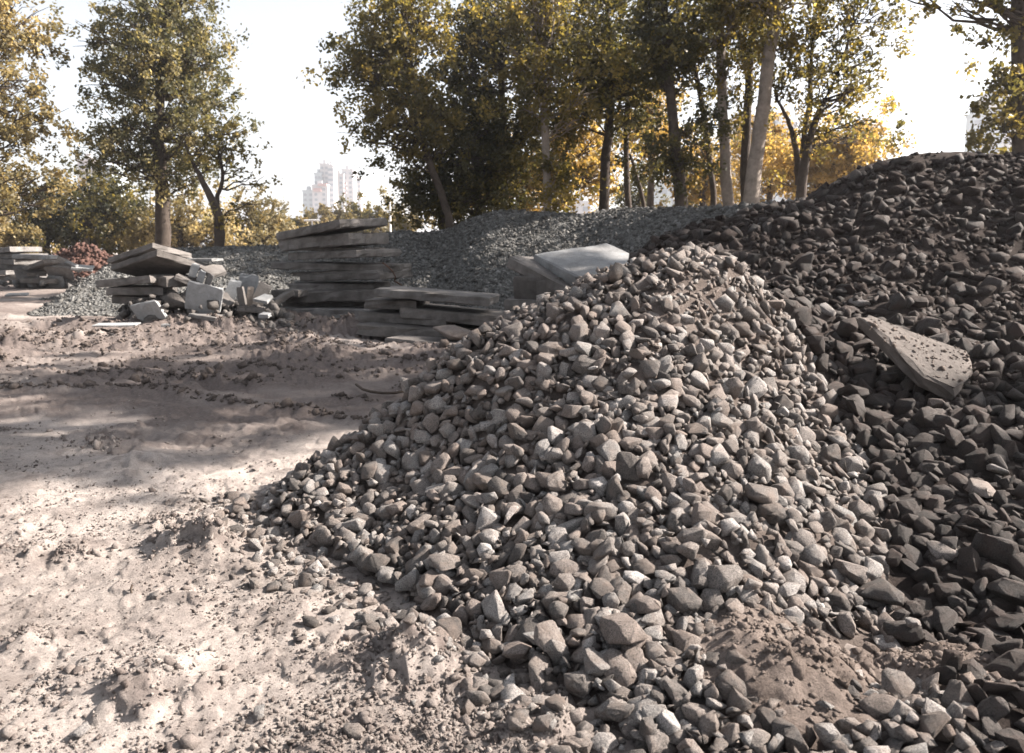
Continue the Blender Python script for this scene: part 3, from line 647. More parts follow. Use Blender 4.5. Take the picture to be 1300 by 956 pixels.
# slab lying on the dark pile
p_ = P(1165, 455, 4.15)
o = slab('triangular broken concrete slab lying on the stones of the big dark pile', 1166, 452, 4.2, 1, 1, .075, 0, 0, 0, mat='conc_dirt', chip=.045,
         shape=[(-.27, .29), (-.20, .33), (.29, .10), (.27, -.07), (.10, -.30), (-.05, -.23)])
o.rotation_euler = Euler((R(29), R(9), R(-3)), 'XYZ'); o.location.z -= .015
m_ = 420; ax = RNG.uniform(-.25, .27, m_); ay = np.clip(RNG.normal(.02, .16, m_), -.2-.2*ax*0, .27); okk = (ay < .30-.42*(ax+.2)) & (ay > -.24+np.maximum(0, -ax)*1.6)
pp = np.c_[ax, ay, np.full(m_, .038)][okk]
scatter_join('soil_crumbs', CL_LOW, pp, np.clip(np.exp(RNG.normal(math.log(.0045), .6, len(pp))), .002, .018), rot_mats(len(pp), .5), MAT['soil_mid'], o, kind='stuff')
# debris heap
DB = 13.3
items = [
 ('uppermost dark slab of the debris heap, tilted like a roof', 190, 328, DB+.3, 1.15, .8, .10, -25, -13, -14, 'conc'),
 ('large dark slab just below the uppermost one, tilted like a roof', 200, 339, DB, 1.20, .9, .11, -28, -12, -16, 'conc'),
 ('dark slab lying under the roof-like slabs at the left of the debris heap', 178, 356, DB, 1.0, .9, .12, -10, -5, 0, 'conc'),
 ('lower dark slab at the left of the debris heap', 182, 368, DB+.1, .9, .9, .13, 8, 0, 0, 'conc'),
 ('lowest dark slab at the left foot of the debris heap', 190, 380, DB+.1, .85, .8, .13, -12, 3, 0, 'conc'),
 ('thin flat slab lying on the top right of the debris heap', 257, 330, DB+.2, .55, .45, .05, -5, 0, 0, 'conc_pale'),
 ('dark slab sloping down to the right below the thin flat slab', 270, 342, DB, .60, .5, .07, -35, 22, 0, 'conc'),
 ('dark block in the middle of the debris heap', 222, 356, DB-.1, .55, .6, .16, -38, 4, 0, 'conc'),
 ('dark block under the middle of the debris heap', 240, 358, DB-.2, .45, .4, .10, 20, 26, 0, 'conc'),
 ('small upright pale shard near the top of the debris heap', 246, 343, DB-.3, .16, .06, .22, 10, 20, 0, 'conc_pale'),
 ('second small pale shard in a row on the debris heap', 256, 351, DB-.3, .15, .05, .20, -15, 25, 0, 'conc_pale'),
 ('third small pale shard in a row on the debris heap', 266, 355, DB-.3, .14, .05, .20, -20, 30, 0, 'conc_mid'),
 ('large pale square plate leaning at the front of the debris heap', 259, 379, DB-.8, .56, .05, .46, 8, 14, 16, 'conc_pale'),
 ('pale six sided plate leaning low at the front left of the debris heap', 189, 396, DB-1.0, .52, .05, .34, -16, -10, 28, 'conc_pale'),
 ('pale upright plate at the right of the debris heap', 313, 366, DB, .50, .05, .46, -20, 4, -8, 'conc_pale'),
 ('narrow pale plate standing in the middle of the debris heap', 294, 370, DB-.3, .20, .05, .42, 15, 24, -5, 'conc_pale'),
 ('dark slab sloping beside the large pale square plate', 285, 380, DB-.5, .50, .3, .08, -30, 32, 0, 'conc'),
 ('dark curved shard standing at the right of the debris heap', 308, 380, DB-.6, .16, .07, .40, -30, -12, 0, 'conc'),
 ('brownish shard standing beside the dark curved shard', 316, 378, DB-.5, .13, .06, .36, 25, 8, 0, 'conc_dirt'),
 ('large dark shard standing at the right end of the debris heap', 330, 374, DB-.3, .24, .08, .40, 30, 28, 0, 'conc'),
 ('pale flat piece at the right end of the debris heap', 335, 379, DB-.6, .28, .22, .05, -20, 10, 25, 'conc_pale'),
 ('dark slanted piece leaning between the debris heap and the tall stack', 357, 379, DB-.2, .45, .3, .09, 30, -30, 0, 'conc'),
 ('dark low slab between the debris heap and the tall stack', 368, 372, DB+.3, .50, .4, .12, -10, 0, 0, 'conc'),
 ('flat grey slab in front of the debris heap, beneath the square plate', 265, 402, DB-.9, .50, .4, .07, -12, 6, 0, 'conc_mid'),
 ('small grey piece lying in front of the debris heap', 293, 408, DB-1.0, .28, .22, .08, 40, 12, 0, 'conc_mid'),
 ('small pale piece lying at the right foot of the debris heap', 337, 400, DB-1.1, .22, .16, .06, -20, 0, 10, 'conc_pale'),
 ('small pale stone-like piece right of the six sided plate', 211, 414, DB-1.3, .14, .10, .07, 10, 0, 0, 'conc_pale'),
 ('thin white sheet lying flat on the dirt before the debris heap', 148, 412, DB-1.8, .60, .28, .02, 10, 0, 2, 'conc_pale'),
 ('dark flat slab under the pale upright plate', 320, 392, DB-.5, .55, .4, .09, -5, 4, 0, 'conc'),
 ('dark block filling the middle foot of the debris heap', 232, 384, DB-.3, .50, .5, .18, 15, 5, 0, 'conc'),
]
for k, (lb, u, v, D, L, W, T, yw, pt, rl, mt) in enumerate(items):
    small = L < .3; shp = None
    if any(q in lb for q in ('shard', 'piece', 'narrow', 'upright plate', 'sloping')):
        rr_ = random.Random(k); shp = [(-L/2*rr_.uniform(.6, 1), -W/2), (L/2, -W/2*rr_.uniform(.6, 1)), (L/2*rr_.uniform(.4, .8), W/2*rr_.uniform(.5, 1)), (-L/2*rr_.uniform(.3, .95), W/2)]
    slab(lb, u, v, D, L, W, T, yw, pt, rl, mat=mt, name='concrete_fragment' if small or T > W else 'concrete_slab', cat='concrete piece', grp=gD, chip=.015 if small else .03, shape=shp)
def heap_fill(label, pts, n, sz, mat, spread, D, zmax):
    px = []
    for _ in range(n):
        u, v = random.choice(pts); p = P(u+random.gauss(0, spread), v, D+random.gauss(0, .35)); px.append((p.x, p.y, max(0, min(p.z, zmax))*random.random()**.8))
    px = np.array(px); s = np.clip(np.exp(RNG.normal(math.log(sz), .5, n)), sz*.3, sz*3)
    o = scatter_join('rubble', ST_LOW, px, s, rot_mats(n, .7), mat); o['label'] = label; o['category'] = 'rubble'; o['kind'] = 'stuff'
heap_fill('small broken rubble filling the debris heap', [(180, 380), (210, 370), (240, 375), (270, 380), (300, 385), (330, 390), (350, 395)], 420, .07, MAT['conc'], 14, DB-.2, .5)
heap_fill('small broken rubble along the foot of the slab stacks', [(390, 405), (420, 405), (450, 408), (480, 425), (510, 430), (360, 405), (560, 440), (640, 415), (650, 400)], 260, .05, MAT['conc'], 22, 12.0, .15)
heap_fill('light rubble scattered between the far slabs at left', [(20, 350), (60, 352), (100, 350), (130, 352), (160, 355)], 200, .09, MAT['conc_mid'], 22, 25, .25)
# grey boulder in front of the low stack
def boulder(label, u, v, D, s, k, mat='stone', grp=None):
    me = mesh_np('boulder', *ST_HI[k], MAT[mat]); o = link('boulder', me, label=label, category='boulder', group=grp)
    o.location = P(u, v, D); o.scale = (s*1.2, s, s*.7); o.rotation_euler = (.2, -.15, k)
boulder('pale boulder resting on the dark bottom slab of the low stack', 575, 423, 10.2, .24, 3)
boulder('dark boulder on the dirt in front of the tall stack', 430, 421, 11.8, .22, 5, 'stone_dark')
boulder('pale pointed stone on the dirt in front of the tall stack', 401, 426, 11.4, .14, 7)
boulder('grey boulder lying right of the dark boulder', 470, 424, 11.5, .16, 9, 'stone_dark')
boulder('dark rough stone between the two foot boulders', 450, 430, 11.2, .12, 11, 'stone_dark')
# big stones that stand out on the piles
for k, (lb, u, v, s, m_) in enumerate([
    ('largest pale angular boulder low on the front pile', 912, 735, .07, 'stone'), ('blocky grey boulder at the right foot of the front pile', 1115, 758, .075, 'stone'),
    ('bright stone near the top of the valley between the piles', 1092, 386, .062, 'stone'), ('bright stone beside the upper valley', 1050, 396, .055, 'stone'),
    ('pale flat stone at the crest valley', 985, 388, .05, 'stone'), ('flat pale stone in the dark pile left of the right edge', 1188, 514, .055, 'stone'),
    ('long pale stone in the shaded part of the dark pile', 1246, 624, .075, 'stone'), ('small bright stone high in the dark pile foot', 1266, 597, .04, 'stone'),
    ('grey rough stone in the shade under the triangular slab', 1195, 702, .055, 'stone'), ('large dark block at the lower right edge', 1292, 758, .09, 'stone_dark'),
    ('flat dark stone near the right edge above the dark block', 1270, 795, .07, 'stone_dark'), ('small oval white stone on the low dark earth mound', 1158, 792, .024, 'stone')]):
    # find surface along pixel ray
    D = 2.0
    while D < 8:
        q = P(u, v, D)
        if q.z < hat(q.x, q.y)+.01: break
        D += .02
    me = mesh_np('boulder', *ST_HI[(k*3+1) % 22], MAT[m_]); o = link('boulder', me, label=lb, category='stone', group='stones that stand out on the piles')
    o.location = q+Vector((0, 0, s*.15)); o.scale = (s*1.15, s, s*.8); o.rotation_euler = (RNG.normal(0, .3), RNG.normal(0, .3), RNG.uniform(0, 6))
# rebar loops, twigs
def wire(name, label, cat, pts, r, mat):
    V_, F_ = tube(pts, [r]*len(pts), 6); link(name, mesh_np(name, V_, F_, mat, True), label=label, category=cat)
wire('bent_rebar', 'thin rusty steel bar looping out of the right side of the tall stack', 'steel bar', [P(486, 334, 13.6), P(492, 338, 13.5), P(498, 344, 13.5), P(502, 351, 13.5), P(501, 357, 13.6), P(510, 362, 13.7)], .012, MAT['rust'])
wire('twig', 'thin dark twig lying on the shaded dirt left of the pile', 'twig', [G(452, 488, .03), G(460, 494, .03), G(470, 497, .04), G(485, 499, .03), G(500, 499, .05), G(512, 497, .04)], .012, MAT['twig'])
wire('twig', 'short upright twig poking from the sunlit dirt', 'twig', [G(168, 758, 0), G(166, 748, .015), G(168, 742, .03)], .004, MAT['twig'])
wire('twig', 'short brown twig near the left tip of the pile', 'twig', [G(332, 655, .0), G(328, 648, .02), G(326, 640, .03)], .005, MAT['twig'])
# far left stack and debris
gF = 'slabs of the far left stack'; FD = 27
for k, (u, v, L, yw, pt, lb) in enumerate([(12, 318, 1.6, -20, -3, 'topmost slab of the far left stack'), (14, 325, 1.9, -12, 0, 'second slab from the top of the far left stack'), (8, 331, 2.0, -16, 2, 'third slab from the top of the far left stack'),
        (14, 338, 1.7, 10, 3, 'fourth slab from the top of the far left stack'), (6, 345, 1.8, -22, 0, 'second slab from the bottom of the far left stack'), (12, 353, 2.2, -10, -2, 'bottom slab of the far left stack')]):
    slab(lb, u, v, FD, L, 1.2, .17, yw, pt, 0, mat='conc_mid', grp=gF, chip=.04)
for lb, u, v, L, W, T, yw, pt, rl, mt in [
    ('dark slab sloping among the far debris', 57, 337, 1.1, .8, .12, -25, -14, 0, 'conc'), ('far pale square plate leaning at the left of the far debris', 35, 351, .9, .1, .35, -15, 12, 25, 'conc_mid'),
    ('far brown plate lying on the far debris', 76, 346, .75, .1, .55, 10, 4, 45, 'conc_mid'), ('far small white plate standing below the brown plate', 71, 357, .50, .1, .35, -5, 6, 20, 'conc_pale'),
    ('far bright plate leaning left of the gravel mound', 91, 338, .6, .1, .3, -20, 15, 40, 'conc_pale'), ('far bright flat plate beside the gravel mound', 105, 340, .6, .5, .08, 20, 5, 12, 'conc_pale'),
    ('far tilted plate above the brown plate', 81, 336, .5, .1, .35, 30, 30, 20, 'conc_mid'), ('far dark slab lying at the foot of the far debris', 55, 356, 1.0, .8, .15, 8, 2, 0, 'conc'),
    ('far long slab lying flat left of the gravel mound', 45, 326, 1.1, .6, .12, -4, 2, 0, 'conc_pale'), ('far dark slab between the far stack and the plates', 38, 344, .8, .6, .12, -30, 16, 0, 'conc')]:
    slab(lb, u, v, 24.5, L, W, T, yw, pt, rl, mat=mt, name='concrete_slab', cat='concrete piece', grp='slabs and plates of the far left debris', chip=.03)
slab('white torn sheet lying on the dirt before the far debris', 22, 374, 20, .5, .3, .05, 20, 0, 6, mat='conc_pale', name='white_sheet', cat='sheet', chip=.05)

# ============================================================ TREES
def leaves_mesh(name, C_, s, mat, tn):
    n = len(C_); a = RNG.normal(0, 1, (n, 3)); a /= np.linalg.norm(a, axis=1)[:, None]
    b = np.cross(a, RNG.normal(0, 1, (n, 3))); b /= np.linalg.norm(b, axis=1)[:, None]+1e-9
    s = (s*RNG.uniform(.65, 1.3, n))[:, None]
    V_ = np.stack([C_-a*s*.55, C_+b*s*.36-a*s*.1, C_+a*s*.6, C_-b*s*.36-a*s*.1], 1).reshape(-1, 3)
    F_ = np.arange(n*4).reshape(n, 4)
    return mesh_np(name, V_, F_, mat, False, np.repeat(tn, 4))
def tree(label, D, trunks, blobs, nclump=60, lpc=170, leaf=.13, mat='leaf_olive', bark='bark_dark', clr=.55, name='broadleaf_tree', cat='tree', grp='broadleaf trees behind the gravel mounds', fill=.75, rs=1):
    """trunks: list of polylines [(u, v, radius_m)...] from low to high; blobs: [(u, v, ru, rv, weight)] in photo px at depth D"""
    base = P(trunks[0][0][0], trunks[0][0][1], D); root = thing(name, label, cat, (base.x, base.y, 0), grp)
    tp, nodes = [], []
    for ti, tr in enumerate(trunks):
        pts = [P(u, v, D+(0 if ti == 0 else .3*ti)) for u, v, r in tr]; rr = [r for _, _, r in tr]
        if ti == 0 or tr[0][1] > 255:
            pts = [Vector((pts[0].x*.97 if False else pts[0].x, pts[0].y, -.15))]+pts; rr = [rr[0]*1.35]+rr
        n = 16; k = np.linspace(0, len(pts)-1, n); arr = np.array([p[:] for p in pts])
        q = np.stack([np.interp(k, range(len(pts)), arr[:, c]) for c in range(3)], 1); q[1:-1] = (q[:-2]+2*q[1:-1]+q[2:])/4
        q[1:, :2] += RNG.normal(0, .012, (n-1, 2)); rq = np.interp(k, range(len(pts)), rr)
        tp.append(tube(q, rq, 10)); nodes += [(q[i], rq[i]) for i in range(3, n)]
    NV = np.array([a for a, _ in nodes]); NR = np.array([b for _, b in nodes])
    for V_, F_ in tp:
        rebase(link('trunk', mesh_np('trunk', V_, F_, MAT[bark], True)), root)
    wts = np.array([b[4]*b[2]*b[3] for b in blobs], float); wts /= wts.sum(); cl, limbs = [], []
    for _ in range(nclump):
        b = blobs[RNG.choice(len(blobs), p=wts)]
        d = RNG.normal(0, 1, 3); d /= np.linalg.norm(d); d *= RNG.random()**(1/3 if fill > .6 else .22)
        dep = min(max(b[2], b[3]), 1.6*min(b[2], b[3]))*D/FPX
        c = P(b[0]+d[0]*b[2], b[1]+d[2]*b[3], D); c.y += d[1]*dep; cl.append(np.array(c))
    L_ = []; TN = []
    for c in cl:
        dist = np.linalg.norm(NV-c, axis=1)+np.maximum(0, NV[:, 2]-c[2]+.2)*2.5; s0 = NV[np.argmin(dist)]; r0 = min(NR[np.argmin(dist)]*.55, .012+.014*np.linalg.norm(c-s0), .06)
        mid = (s0+c)/2+RNG.normal(0, .12, 3)*np.linalg.norm(c-s0)*.6+np.array([0, 0, -.06*np.linalg.norm(c-s0)])
        t = np.linspace(0, 1, 7)[:, None]; pth = (1-t)**2*s0+2*t*(1-t)*mid+t*t*c
        pth[1:-1] += RNG.normal(0, .04, (5, 3)); limbs.append(tube(pth, np.linspace(r0, .008, 7), 5))
        for q in range(2):
            e = c+RNG.normal(0, clr*.45, 3); limbs.append(tube(np.linspace(pth[4], e, 4)+RNG.normal(0, .03, (4, 3)), np.linspace(r0*.4+.004, .005, 4), 4))
        if lpc:
            m = int(lpc*.8*RNG.uniform(.2, 1.6)); rc = clr*.88*RNG.uniform(.6, 1.35)
            sub = RNG.normal(0, 1, (max(2, m//34), 3))*rc*np.array([1, 1, .8]); pi_ = RNG.integers(0, len(sub), m); pk = sub[pi_]
            TN.append(np.clip(.45*RNG.random()+(.35*RNG.random(len(sub)))[pi_]+.2*RNG.random(m)+(RNG.random(m) < .04)*.3, 0, .99))
            L_.append(c+pk*.85+RNG.normal(0, .21, (m, 3))*rc)
    rebase(link('branches', mesh_np('branches', *join(limbs), MAT[bark], True), kind='stuff'), root)
    if L_:
        ld = np.concatenate(L_); tn = np.concatenate(TN)[ld[:, 2] > .05]; ld = ld[ld[:, 2] > .05]
        rebase(link('crown', leaves_mesh('crown', ld, leaf*.82, MAT[mat], tn), kind='stuff'), root)
    return root
gT = None
# left side
tree('bright golden tree cut by the left edge of the picture', 22, [[(-25, 330, .30), (-20, 200, .24), (-10, 60, .14)]], [(5, 130, 62, 95, 1), (-10, 30, 65, 60, .9), (40, 235, 42, 42, .8), (-60, 150, 80, 120, .6), (85, 262, 22, 16, .4), (12, 240, 30, 40, .6)], 130, 200, .13, 'leaf_pale')
tree('big round crowned tree at the left with a bright right side', 25, [[(207, 320, .24), (206, 250, .22), (200, 180, .17), (205, 90, .11), (210, 20, .05)]],
     [(205, 60, 70, 62, 1.1), (245, 110, 52, 60, 1), (150, 120, 52, 55, 1), (205, 170, 80, 45, 1), (135, 42, 34, 36, .6), (245, 22, 40, 38, .9), (115, 195, 34, 24, .7), (280, 165, 36, 32, .5), (190, -20, 70, 40, 1), (210, 225, 58, 34, 1.1), (160, 195, 40, 28, .8), (245, 175, 40, 36, .8)], 250, 190, .125, 'leaf_green')
tree('leaning nearly bare dark tree right of the big left tree', 20, [[(277, 318, .13), (280, 285, .12), (272, 258, .10), (258, 232, .07), (244, 205, .045), (235, 180, .02)],
      [(274, 260, .06), (284, 225, .045), (276, 190, .03), (284, 165, .015)]],
     [(290, 195, 34, 30, .8), (250, 185, 30, 25, .5), (325, 240, 24, 20, .3), (300, 280, 30, 12, .3)], 34, 40, .11, 'leaf_olive', clr=.4, name='bare_tree', fill=.5)
tree('dark spreading tree behind the far left debris', 38, [[(60, 335, .2), (58, 290, .15)], [(110, 335, .2), (108, 290, .15)]], [(35, 262, 30, 25, 1), (85, 270, 45, 32, 1), (130, 262, 35, 25, 1), (60, 300, 50, 20, 1)], 90, 190, .2, 'leaf_dark', clr=.8)
tree('olive tree standing between the far debris and the big left tree', 42, [[(155, 335, .2), (152, 285, .14)]], [(150, 275, 36, 34, 1), (175, 300, 28, 24, 1), (120, 300, 26, 20, 1)], 70, 190, .2, 'leaf_olive', clr=.8)
tree('small rounded golden bush at the far left', 36, [[(25, 335, .08), (25, 315, .05)]], [(22, 302, 24, 20, 1), (30, 318, 24, 12, 1)], 36, 230, .15, 'leaf_pale', name='bush', cat='bush', clr=.55, grp=None)
tree('golden leafy tree behind the base of the big left tree', 40, [[(228, 335, .15), (230, 290, .1)]], [(230, 282, 40, 32, 1), (200, 300, 30, 20, 1), (262, 295, 28, 22, 1)], 64, 180, .2, 'leaf_pale', clr=.8)
tree('low leafy tree behind the leaning bare tree', 46, [[(320, 335, .15), (320, 295, .1)]], [(322, 275, 34, 22, 1), (300, 298, 40, 16, 1), (350, 298, 34, 16, 1)], 64, 180, .22, 'leaf_far', clr=.8)
for k, (lb, u, v, ru, rv, mt) in enumerate([('far tree with golden crown left of the tower blocks', 352, 290, 20, 14, 'leaf_far'), ('far dark tree just below the tower blocks', 385, 290, 26, 13, 'leaf_olive'), ('far tree in front of the tallest tower', 413, 284, 22, 15, 'leaf_far'),
        ('far tree right of the tallest tower', 440, 287, 24, 13, 'leaf_far'), ('far dark tree between the towers and the pale pole', 470, 280, 24, 17, 'leaf_olive'), ('far tree behind the pale pole', 505, 284, 24, 17, 'leaf_far')]):
    tree(lb, 75, [[(u, 325, .25), (u, v, .15)]], [(u, v, ru, rv, 1), (u-6, v+16, ru+4, 12, .9)], 50, 130, .34, mt, clr=1.0, grp='far trees below the tower blocks')
# central clump
gC_ = 'tall trees of the central clump'
tree('leftmost tall tree of the central clump, leaning left with ragged crown', 21, [[(572, 290, .11), (560, 245, .10), (545, 205, .09), (528, 140, .07), (520, 60, .04)]],
     [(455, 80, 38, 22, .7), (490, 120, 45, 50, 1), (475, 160, 30, 28, .8), (520, 50, 50, 50, 1), (540, 150, 45, 50, 1), (515, 205, 28, 28, .6), (475, 50, 28, 26, .6), (500, 5, 40, 28, .8)], 150, 170, .12, 'leaf_olive', grp=gC_)
tree('dense low tree at the left foot of the central clump', 22.5, [[(563, 300, .13), (560, 240, .1), (556, 200, .06)]], [(555, 235, 48, 38, 1), (540, 270, 34, 22, 1), (600, 255, 38, 32, 1), (620, 200, 40, 45, .8)], 110, 180, .12, 'leaf_dark', grp=gC_)
tree('dark dense tree filling the middle of the central clump', 23.5, [[(640, 290, .16), (640, 200, .14), (636, 110, .1), (640, 20, .05)]], [(600, 90, 58, 60, 1.1), (640, 160, 58, 55, 1.1), (610, 20, 60, 40, 1.1), (665, 60, 50, 55, 1), (640, 235, 40, 35, .8), (580, 160, 40, 45, 1)], 210, 190, .125, 'leaf_dark', grp=gC_)
tree('pale trunked tall tree in the middle of the central clump', 20.5, [[(697, 290, .12), (695, 220, .11), (690, 150, .10), (688, 80, .08), (680, 10, .05)]], [(690, 50, 52, 55, 1), (720, 120, 40, 45, .8), (670, 120, 36, 40, .8), (700, 230, 34, 32, .5), (705, 0, 50, 35, 1)], 120, 165, .12, 'leaf_olive', 'bark_pale', grp=gC_)
tree('golden backlit tree glowing behind the central clump', 29, [[(655, 300, .15), (660, 240, .12)]], [(640, 230, 40, 34, .9), (690, 245, 48, 28, 1), (740, 205, 45, 48, 1), (720, 150, 38, 38, .6), (600, 260, 32, 20, .5), (770, 165, 28, 38, .6)], 120, 180, .15, 'leaf_gold', clr=.6, grp='golden trees glowing behind the clump')
tree('dark trunked tree right of the pale trunked one', 22, [[(765, 285, .15), (767, 220, .14), (775, 150, .12), (778, 80, .09), (770, 10, .06)]], [(760, 50, 50, 55, 1), (790, 100, 42, 40, 1), (745, 120, 34, 40, .7), (770, -5, 52, 30, 1), (800, 150, 26, 30, .35), (740, 80, 40, 34, .7)], 130, 180, .12, 'leaf_dark', grp=gC_)
tree('thin forked tree standing in the gap of the clump', 24, [[(797, 285, .10), (796, 220, .09), (794, 150, .07), (800, 90, .04)], [(822, 285, .07), (812, 235, .06), (800, 195, .04)]], [(800, 160, 22, 20, .5), (805, 80, 34, 40, 1), (800, 215, 22, 20, .25)], 42, 120, .12, 'leaf_olive', grp=gC_)
tree('dark leaning trunked tree wrapped in leaves', 19.5, [[(868, 285, .17), (862, 235, .15), (858, 190, .13), (852, 120, .11), (845, 50, .10), (842, -20, .08)]], [(840, 60, 30, 48, 1), (865, 150, 26, 26, .6), (850, 205, 28, 20, .7), (845, 5, 40, 30, 1), (870, 90, 26, 24, .5), (885, 180, 18, 16, .3)], 90, 160, .12, 'leaf_dark', grp=gC_)
tree('thin dark tree curving up between two tall trunks', 22, [[(908, 280, .09), (903, 225, .08), (895, 150, .07), (880, 80, .06), (872, 30, .04)]], [(895, 170, 16, 26, .5), (880, 60, 26, 34, .6), (900, 110, 18, 22, .4)], 34, 110, .11, 'leaf_olive', grp=gC_)
tree('tall tree with straight pale trunk', 20, [[(927, 285, .15), (922, 220, .14), (917, 140, .12), (914, 60, .11), (910, -30, .09)]], [(925, 110, 24, 36, .5), (905, 30, 34, 40, .7), (930, -5, 40, 30, .8), (915, 180, 16, 16, .2)], 58, 110, .115, 'leaf_olive', 'bark_pale', grp=gC_)
tree('dark straight trunked tree just left of the thick leaning trunk', 21.5, [[(947, 285, .14), (946, 220, .13), (948, 140, .11), (953, 60, .09), (956, -20, .07)]], [(950, 70, 20, 40, .6), (955, 10, 32, 34, .8), (940, 140, 14, 18, .3)], 44, 120, .115, 'leaf_dark', grp=gC_)
tree('tallest thick pale trunk leaning to the right', 19.2, [[(951, 285, .22), (955, 235, .185), (962, 180, .165), (971, 110, .15), (980, 50, .14), (988, -20, .12), (994, -90, .09)]], [(985, 20, 34, 36, .5), (950, -10, 50, 30, 1), (1010, -30, 60, 40, 1), (1000, 60, 20, 26, .3)], 62, 120, .115, 'leaf_olive', 'bark_pale', grp=gC_)
tree('dark tree forking low into a V at the right of the clump', 19.8, [[(1015, 275, .14), (1018, 230, .12), (1027, 175, .09), (1045, 130, .07), (1070, 85, .05), (1082, 30, .02)], [(1014, 235, .10), (1011, 190, .07), (1000, 150, .05), (985, 125, .03)], [(1018, 195, .07), (1028, 130, .06), (1030, 70, .04), (1035, 20, .02)]],
     [(1050, 60, 48, 48, .9), (1020, 110, 40, 36, .7), (1075, 120, 40, 30, .8), (1095, 165, 24, 18, .5), (1050, 170, 40, 26, .6), (1110, 40, 38, 34, .6), (1130, 75, 26, 20, .4), (1000, 60, 26, 34, .5), (1080, 0, 60, 25, .9)], 105, 95, .115, 'leaf_olive', clr=.5, grp=gC_)
for lb, u, v, ru, rv, D, mt in [('golden backlit tree behind the pale straight trunk', 890, 215, 34, 36, 34, 'leaf_gold'), ('golden tree behind the dark tree forking in a V', 1045, 205, 60, 38, 32, 'leaf_gold'), ('bright golden tree behind the thick leaning trunk', 975, 195, 40, 50, 36, 'leaf_gold'),
        ('golden backlit tree at the right end of the clump', 1085, 195, 40, 40, 30, 'leaf_gold'), ('glowing yellow tree behind the thin forked tree', 825, 150, 24, 50, 33, 'leaf_gold'), ('low olive tree seen between the trunks', 905, 240, 50, 18, 44, 'leaf_far'),
        ('dark shrubby tree low behind the forked thin tree', 810, 240, 24, 26, 40, 'leaf_dark')]:
    tree(lb, D, [[(u, 290, .16), (u+4, v, .1)]], [(u, v, ru, rv, 1), (u-10, v+26, ru, rv*.6, .8)], int(18+ru*rv/26), 150, .15, mt, clr=.65, grp='golden trees glowing behind the clump')
# right edge tree whose crown is overhead, out of the picture
tree('dark trunked tree cut by the right edge with sparse drooping twigs', 16.5, [[(1297, 240, .17), (1296, 150, .16), (1297, 60, .15), (1290, -60, .14), (1280, -200, .10), (1270, -320, .05)]],
     [(1276, 128, 14, 7, 16), (1288, 106, 14, 9, 14), (1274, 152, 12, 6, 14), (1288, 172, 12, 10, 12), (1210, 12, 22, 20, 1), (1275, 22, 30, 26, 1), (1190, -30, 70, 30, .8), (1290, -160, 170, 90, .9), (1130, -150, 110, 55, 1), (1400, -190, 160, 110, .8), (1340, -300, 150, 80, .8), (1320, 120, 40, 50, .4)],
     230, 150, .125, 'leaf_olive', clr=.55, grp=None)
tree('leafy branch tips hanging in from the top right', 13, [[(1420, 260, .2), (1410, 80, .18), (1380, -120, .14), (1300, -260, .1)]], [(1160, 62, 26, 16, .6), (1215, 5, 40, 20, 1.4), (1290, 30, 18, 30, 1), (1400, -120, 190, 100, .8), (1550, -60, 140, 130, .5)], 120, 110, .09, 'leaf_olive', clr=.32, grp=None)

def near_tree(label, x, y, zc, r, ncl, extra=[], clr=.5):
    k = FPX/y; u, v = proj(x, y, zc); ub, vb = proj(x, y, 1.0); ut, vt_ = proj(x, y, zc+r*.5)
    tree(label, y, [[(ub, vb, .14), (u, v, .1), (ut, vt_, .05)]], [(u, v, r*k, r*.8*k, 1)]+[(*proj(x+.001, y, q), rr_*k, rr_*k, ww) for q, rr_, ww in extra], ncl, 150, .13, 'leaf_olive', clr=clr, grp=None)
near_tree('leafy tree just beyond the right edge that shades the middle dirt', 9.4, 9.3, 8.2, 1.9, 52)
near_tree('second leafy tree beyond the right edge that shades the dirt further back', 11.6, 14.2, 9.3, 2.4, 68)
near_tree('tall leafy tree out of frame at right that shades the far left dirt', 13.6, 11.0, 12.6, 2.3, 60)
near_tree('broad leafy tree out of frame at right that throws dappled shade on the left dirt', 12.0, 8.2, 11.2, 1.6, 34)
near_tree('slender leafy tree beyond the right edge that shades the dark pile', 11.3, 5.4, 6.5, .8, 40, clr=.34)

